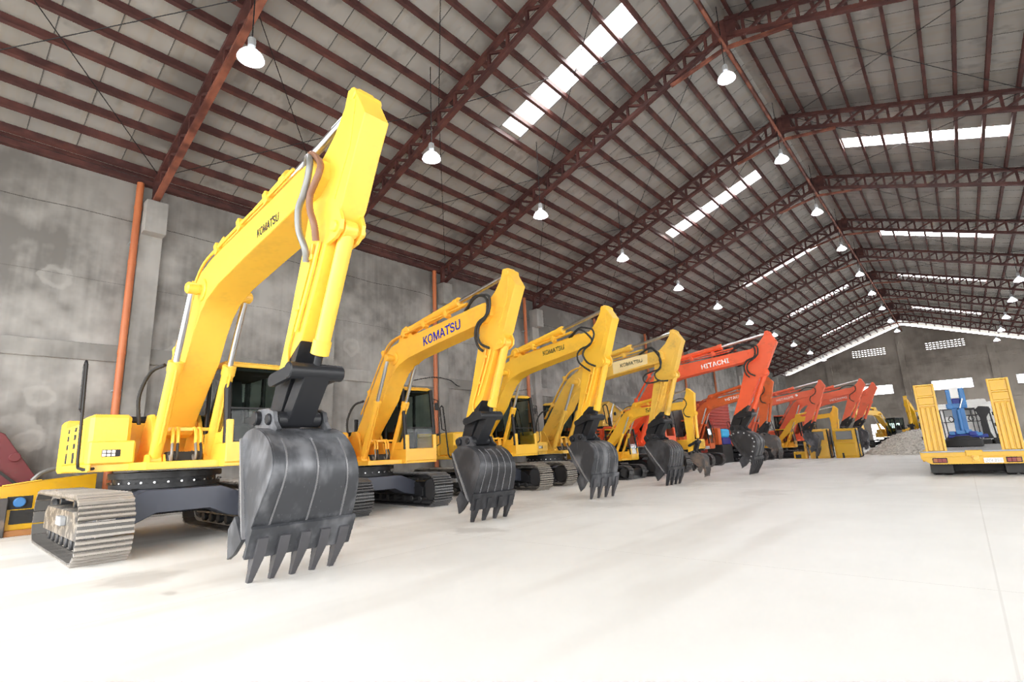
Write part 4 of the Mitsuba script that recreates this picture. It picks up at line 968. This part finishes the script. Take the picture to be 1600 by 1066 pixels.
t = thing('truck', 'white truck cab seen from behind beyond the trailer deck', 'truck')
ty = 29.6
put('cab', prism_x([(ty, 0.85), (ty + 1.7, 0.85), (ty + 1.8, 1.5), (ty + 1.55, 2.28), (ty + 1.3, 2.42), (ty + 0.18, 2.42), (ty, 2.30)], -0.72, 1.12, 0.06), 'm_white', t, 30)
put('roof_fairing', prism_x([(ty + 0.1, 2.40), (ty + 1.3, 2.40), (ty + 1.0, 2.55), (ty + 0.3, 2.55)], -0.02, 0.92, 0.05), 'm_white', t, 30)
put('rear_window', bx(-0.55, 0.42, ty - 0.012, ty + 0.01, 1.85, 2.18, 0.01), 'm_glass_dark' if 'm_glass_dark' in scene else 'm_grey', t, False)
put('chassis', bx(-0.5, 0.8, ty - 1.0, ty + 1.6, 0.50, 0.86, 0.02), 'm_dark', t, False)
for x in (-0.78, 0.86):
    put('wheel', lathe([x, ty + 0.9, 0.46], [x + 0.26, ty + 0.9, 0.46], [(0, 0.2), (0, 0.42), (0.04, 0.46), (0.22, 0.46), (0.26, 0.42), (0.26, 0.2)], 26), 'm_rubber', t, 40)
    put('wheel', lathe([x, ty - 0.7, 0.46], [x + 0.26, ty - 0.7, 0.46], [(0, 0.2), (0, 0.42), (0.04, 0.46), (0.22, 0.46), (0.26, 0.42), (0.26, 0.2)], 26), 'm_rubber', t, 40)
rk = put('headache_rack', cat([bar([-0.66, ty - 0.35, 2.16], [0.50, ty - 0.35, 2.16], 0.035, 0.035), bar([-0.66, ty - 0.35, 1.62], [0.98, ty - 0.35, 1.62], 0.03, 0.03)]), 'm_black', t, False)
for x in (-0.62, -0.50, 0.38, 0.52):
    put('rack_post', bar([x, ty - 0.35, 0.85], [x - 0.04, ty - 0.35, 2.16], 0.035, 0.035, (1, 0, 0)), 'm_black', rk, False)
put('rack_loop', tube([[0.02, ty - 0.35, 1.88], [0.02, ty - 0.35, 2.12], [0.46, ty - 0.35, 2.12], [0.62, ty - 0.35, 1.95], [0.50, ty - 0.35, 1.86], [0.02, ty - 0.35, 1.88]], 0.022, 7), 'm_black', rk, 40)
put('exhaust', prism([(0.60, 0.9), (0.90, 0.9), (0.82, 1.2), (0.80, 1.75), (0.98, 2.05), (0.94, 2.18), (0.62, 2.22), (0.50, 2.10), (0.60, 1.75)], ty - 0.6, ty - 0.35, 0.03), 'm_black', t, 30)
put('light_bar', bar([1.0, ty - 0.4, 0.9], [0.92, ty - 0.4, 2.1], 0.05, 0.05, (1, 0, 0)), 'm_black', t, False)
put('side_post', bar([0.88, ty - 0.42, 0.9], [0.84, ty - 0.42, 1.75], 0.06, 0.04, (1, 0, 0)), 'm_white', t, False)

# ------------------------------------------------------------------ gravel heap
def heap(cx, cy_, r, h, n=90, seed=3):
    g = np.linspace(-1.15, 1.15, n)
    X, Y = np.meshgrid(g, g)
    rr = np.sqrt(X ** 2 + (Y * 0.95) ** 2)
    z = np.clip(1.0 - rr, 0, None); z = h * (1 - np.exp(-1.9 * z)) / (1 - math.exp(-1.9)) * np.clip(z * 2.2, 0, 1) ** 0.4
    p = np.stack([cx + X * r, cy_ + Y * r, z], -1)
    nz = meshkit.fbm(p * 1.1 + seed, 4, 5) - 0.5
    p[..., 2] = np.where(z > 0.005, z + nz * 0.32 * np.clip(z * 3, 0, 1), -0.01)
    idx = np.arange(n * n).reshape(n, n)
    a, b, c, d = idx[:-1, :-1].ravel(), idx[:-1, 1:].ravel(), idx[1:, 1:].ravel(), idx[1:, :-1].ravel()
    return p.reshape(-1, 3), np.vstack([np.stack([a, b, c], 1), np.stack([a, c, d], 1)])
hv, hf = heap(-1.35, 41.2, 3.9, 1.55)
ico = trimesh.creation.icosahedron()
stones = [(hv, hf)]
pick = rng.choice(np.nonzero(hv[:, 2] > 0.01)[0], 2600)
iv, jf = np.array(ico.vertices), np.array(ico.faces)
for i in pick:
    sc_ = rng.uniform(0.025, 0.065)
    stones.append((iv * sc_ * rng.uniform(0.6, 1.2, 3) + hv[i] + [rng.uniform(-.05, .05), rng.uniform(-.05, .05), sc_ * 0.3], jf))
put('gravel', cat(stones), 'm_gravel', smooth=False)
labels['gravel'] = {'label': 'heap of pale grey gravel left of the trailer', 'category': 'gravel', 'kind': 'stuff'}

# ------------------------------------------------------------------ loose cabs and other things on the floor
scene['m_glass_dark'] = pr((0.20, 0.21, 0.22), 0.12, 0.0, 0.8)
def loose_cab(label, x0, x1, y0, y1, h, mat, front_window=True):
    t = thing('loose_cab', label, 'excavator cab')
    w = x1 - x0
    put('body', prism_x([(y0, 0.0), (y1, 0.0), (y1, h * 0.97), (y1 - 0.1, h), (y0 + 0.16, h), (y0 + 0.05, h * 0.96), (y0 + 0.02, h * 0.60), (y0 - 0.03, h * 0.52)], x0, x1, 0.03), mat, t, 25)
    put('window', bx(x0 + 0.14 * w, x0 + 0.84 * w, y0 - 0.01, y0 + 0.05, h * 0.62, h * 0.91, 0.02), 'm_glass_dark', t, False)
    fr = cat([bx(x0 + 0.10 * w, x0 + 0.88 * w, y0 - 0.025, y0 + 0.03, h * 0.59, h * 0.62, 0.006), bx(x0 + 0.10 * w, x0 + 0.88 * w, y0 - 0.01, y0 + 0.05, h * 0.91, h * 0.94, 0.006),
              bx(x0 + 0.10 * w, x0 + 0.14 * w, y0 - 0.02, y0 + 0.05, h * 0.60, h * 0.93, 0.006), bx(x0 + 0.84 * w, x0 + 0.88 * w, y0 - 0.02, y0 + 0.05, h * 0.60, h * 0.93, 0.006)])
    put('window_frame', fr, mat, t, False)
    put('lower_panel', bx(x0 + 0.06 * w, x0 + 0.94 * w, y0 - 0.045, y0, h * 0.06, h * 0.50, 0.02), mat, t, False)
    put('slot', bx(x0 + 0.30 * w, x0 + 0.38 * w, y0 - 0.05, y0 - 0.03, 0.0, h * 0.17), 'm_dark', t, False)
    put('door_frame', cat([bar([x1 + 0.02, y0 + 0.05, h * 0.98], [x1 + 0.06, y0 - 0.02, 0.05], 0.05, 0.05, (1, 0, 0)), bar([x1 + 0.02, y1 - 0.1, h * 0.98], [x1 + 0.06, y1 - 0.1, 0.05], 0.05, 0.05, (1, 0, 0)), bar([x1 + 0.05, y0, 0.06], [x1 + 0.05, y1 - 0.1, 0.06], 0.05, 0.05)]), 'm_black', t, False)
    put('door_window', bx(x1 + 0.005, x1 + 0.015, y0 + 0.12, y1 - 0.15, h * 0.45, h * 0.92), 'm_glass_dark', t, False)
loose_cab('yellow excavator cab standing on the floor, facing the camera', -5.82, -4.68, 35.3, 36.5, 1.66, 'm_yellow_e')
loose_cab('second yellow excavator cab on the floor, half behind a black bucket', -7.15, -6.12, 35.35, 36.45, 1.70, 'm_yellow_d')
t = thing('battery_box', 'low yellow steel box on the floor left of the loose cabs', 'box')
put('body', bx(-8.05, -7.35, 35.4, 36.0, 0, 0.42, 0.03), 'm_yellow_e', t, False)
put('opening', bx(-7.95, -7.65, 35.39, 35.42, 0.04, 0.26, 0.01), 'm_dark', t, False)
put('post', bx(-7.42, -7.30, 35.35, 35.5, 0, 1.0, 0.02), 'm_yellow_d', t, False)

t = thing('steel_beam', 'yellow boxed steel beam lying on grey trestles between the red machines', 'steel beam')
put('beam', bx(-10.1, -9.55, 23.3, 25.35, 0.95, 1.40, 0.03), 'm_yellow_c', t, False)
put('plate', bx(-9.56, -9.54, 23.5, 25.1, 1.05, 1.32, 0.01), 'm_yellow_e', t, False)
for y in (23.6, 25.0):
    put('trestle', cat([bar([-10.05, y, 0.0], [-9.85, y, 0.95], 0.08, 0.08, (0, 1, 0)), bar([-9.55, y, 0.0], [-9.75, y, 0.95], 0.08, 0.08, (0, 1, 0)), bx(-10.1, -9.5, y - 0.06, y + 0.06, 0.86, 0.95)]), 'm_dark', t, False)
put('bracket', bx(-9.7, -9.5, 25.3, 25.75, 0.92, 1.06, 0.01), 'm_grey', t, False)

t = thing('generator_set', 'bright blue box with dark blue base on a black skid beside the red excavators', 'generator')
put('skid', bx(-11.6, -10.7, 31.0, 32.7, 0.0, 1.05, 0.02), 'm_dark', t, False)
put('base', bx(-11.55, -10.72, 31.25, 32.6, 1.05, 1.46, 0.03), 'm_deepblue', t, False)
put('housing', bx(-11.55, -10.68, 31.2, 32.45, 1.46, 1.95, 0.08), 'm_cyan', t, False)
put('side_panel', bx(-11.5, -10.75, 30.7, 31.15, 1.05, 2.0, 0.03), 'm_red_brown', t, False)

t = thing('container', 'tall faded red container with ribbed sides behind the red excavators', 'container')
put('body', bx(-15.4, -13.55, 37.3, 41.6, 0.0, 4.15, 0.03), 'm_container_red', t, False)
for i in range(18):
    z = 0.18 + i * 0.22
    put('rib', bx(-13.56, -13.49, 37.4, 41.5, z, z + 0.10, 0.02), 'm_container_red', t, False)

t = thing('loose_boom', 'yellow boom with bare cylinder rods leaning by the wall behind the small excavator', 'excavator boom')
put('beam', prism_x([(24.6, 0.0), (25.3, 0.0), (26.0, 2.2), (27.6, 2.9), (27.5, 3.3), (25.9, 3.75), (25.2, 3.4)], -15.4, -14.95, 0.03), 'm_yellow_d', t, 25)
put('plate', cyl([-14.97, 26.3, 3.05], [-14.90, 26.3, 3.05], 0.45, 20, 0.02), 'm_yellow_e', t, 40)
put('hub', cyl([-14.92, 26.3, 3.05], [-14.84, 26.3, 3.05], 0.10, 14, 0.01), 'm_dark', t, 40)
for a, b in (((25.7, 2.2), (25.95, 3.3)), ((26.4, 3.5), (27.3, 3.1)), ((25.5, 2.6), (26.2, 3.6))):
    put('rod', cyl([-14.86, a[0], a[1]], [-14.86, b[0], b[1]], 0.055, 10), 'm_chrome', t, 40)

# left edge: dismantled parts by the wall
t = thing('push_frame', 'yellow steel frame with dark openings lying by the wall behind the largest excavator', 'machine frame')
XF = -15.25
put('beam', prism_x([(-0.6, 0.12), (3.0, 0.12), (3.0, 1.19), (1.95, 1.09), (1.40, 1.01), (-0.6, 0.86)], XF - 0.35, XF, 0.015), 'm_yellow_e', t, 20)
put('top_plate', prism_x([(1.45, 1.02), (2.05, 1.105), (2.05, 1.125), (1.45, 1.045)], XF - 0.1, XF + 0.03, 0.004), 'm_yellow_a', t, 20)
put('pocket', bx(XF, XF + 0.012, 1.62, 2.28, 0.24, 0.52, 0.004), 'm_dark', t, False)
put('pocket', bx(XF, XF + 0.012, 1.55, 1.95, 0.54, 0.80, 0.004), 'm_dark', t, False)
put('cylinder', cyl([XF + 0.0, 1.74, 0.68], [XF + 0.10, 1.74, 0.68], 0.10, 18, 0.015), 'm_blue', t, 40)
put('wood_block', bx(XF - 0.3, XF + 0.06, 1.5, 2.4, 0.0, 0.12, 0.01), 'm_wood', t, False)
put('post', bx(XF, XF + 0.12, 1.34, 1.56, 0.0, 0.78, 0.015), 'm_rusty', t, False)
put('hose', tube([[XF - 0.1, 1.9, 1.10], [XF - 0.1, 2.05, 1.26], [XF - 0.12, 2.3, 1.34], [XF - 0.1, 2.55, 1.25], [XF - 0.1, 2.7, 1.16]], 0.045, 8, 5), 'm_hose_grey', t, 40)
t = thing('dipper_arm', 'dark red steel arm propped against the wall at the left edge', 'excavator arm')
XM = -16.0
put('arm', prism_x([(0.2, 3.3), (1.10, 2.30), (1.42, 2.12), (1.62, 1.80), (2.10, 1.05), (2.3, 0.0), (1.5, 0.0), (1.35, 0.8), (0.85, 1.7), (-0.1, 2.9)], XM - 0.2, XM + 0.2, 0.02), 'm_maroon', t, 25)
put('side_rail', bar([XM + 0.22, 0.95, 1.75], [XM + 0.22, 1.75, 1.0], 0.05, 0.09, (1, 0, 0)), 'm_dark', t, False)
put('boss', cyl([XM + 0.18, 1.62, 1.62], [XM + 0.28, 1.62, 1.62], 0.10, 16, 0.01), 'm_maroon', t, 40)

t = thing('cable', 'thin black cable sagging along the concrete wall', 'cable')
put('wire', tube([[XL + 0.32, 12.6, 4.10], [XL + 0.32, 13.8, 4.34], [XL + 0.32, 14.7, 4.28], [XL + 0.05, 15.5, 4.10], [XL + 0.05, 16.6, 4.20], [XL + 0.05, 18.6, 4.05], [XL + 0.05, 20.3, 4.25]], 0.018, 6, 5), 'm_black', t, 40)
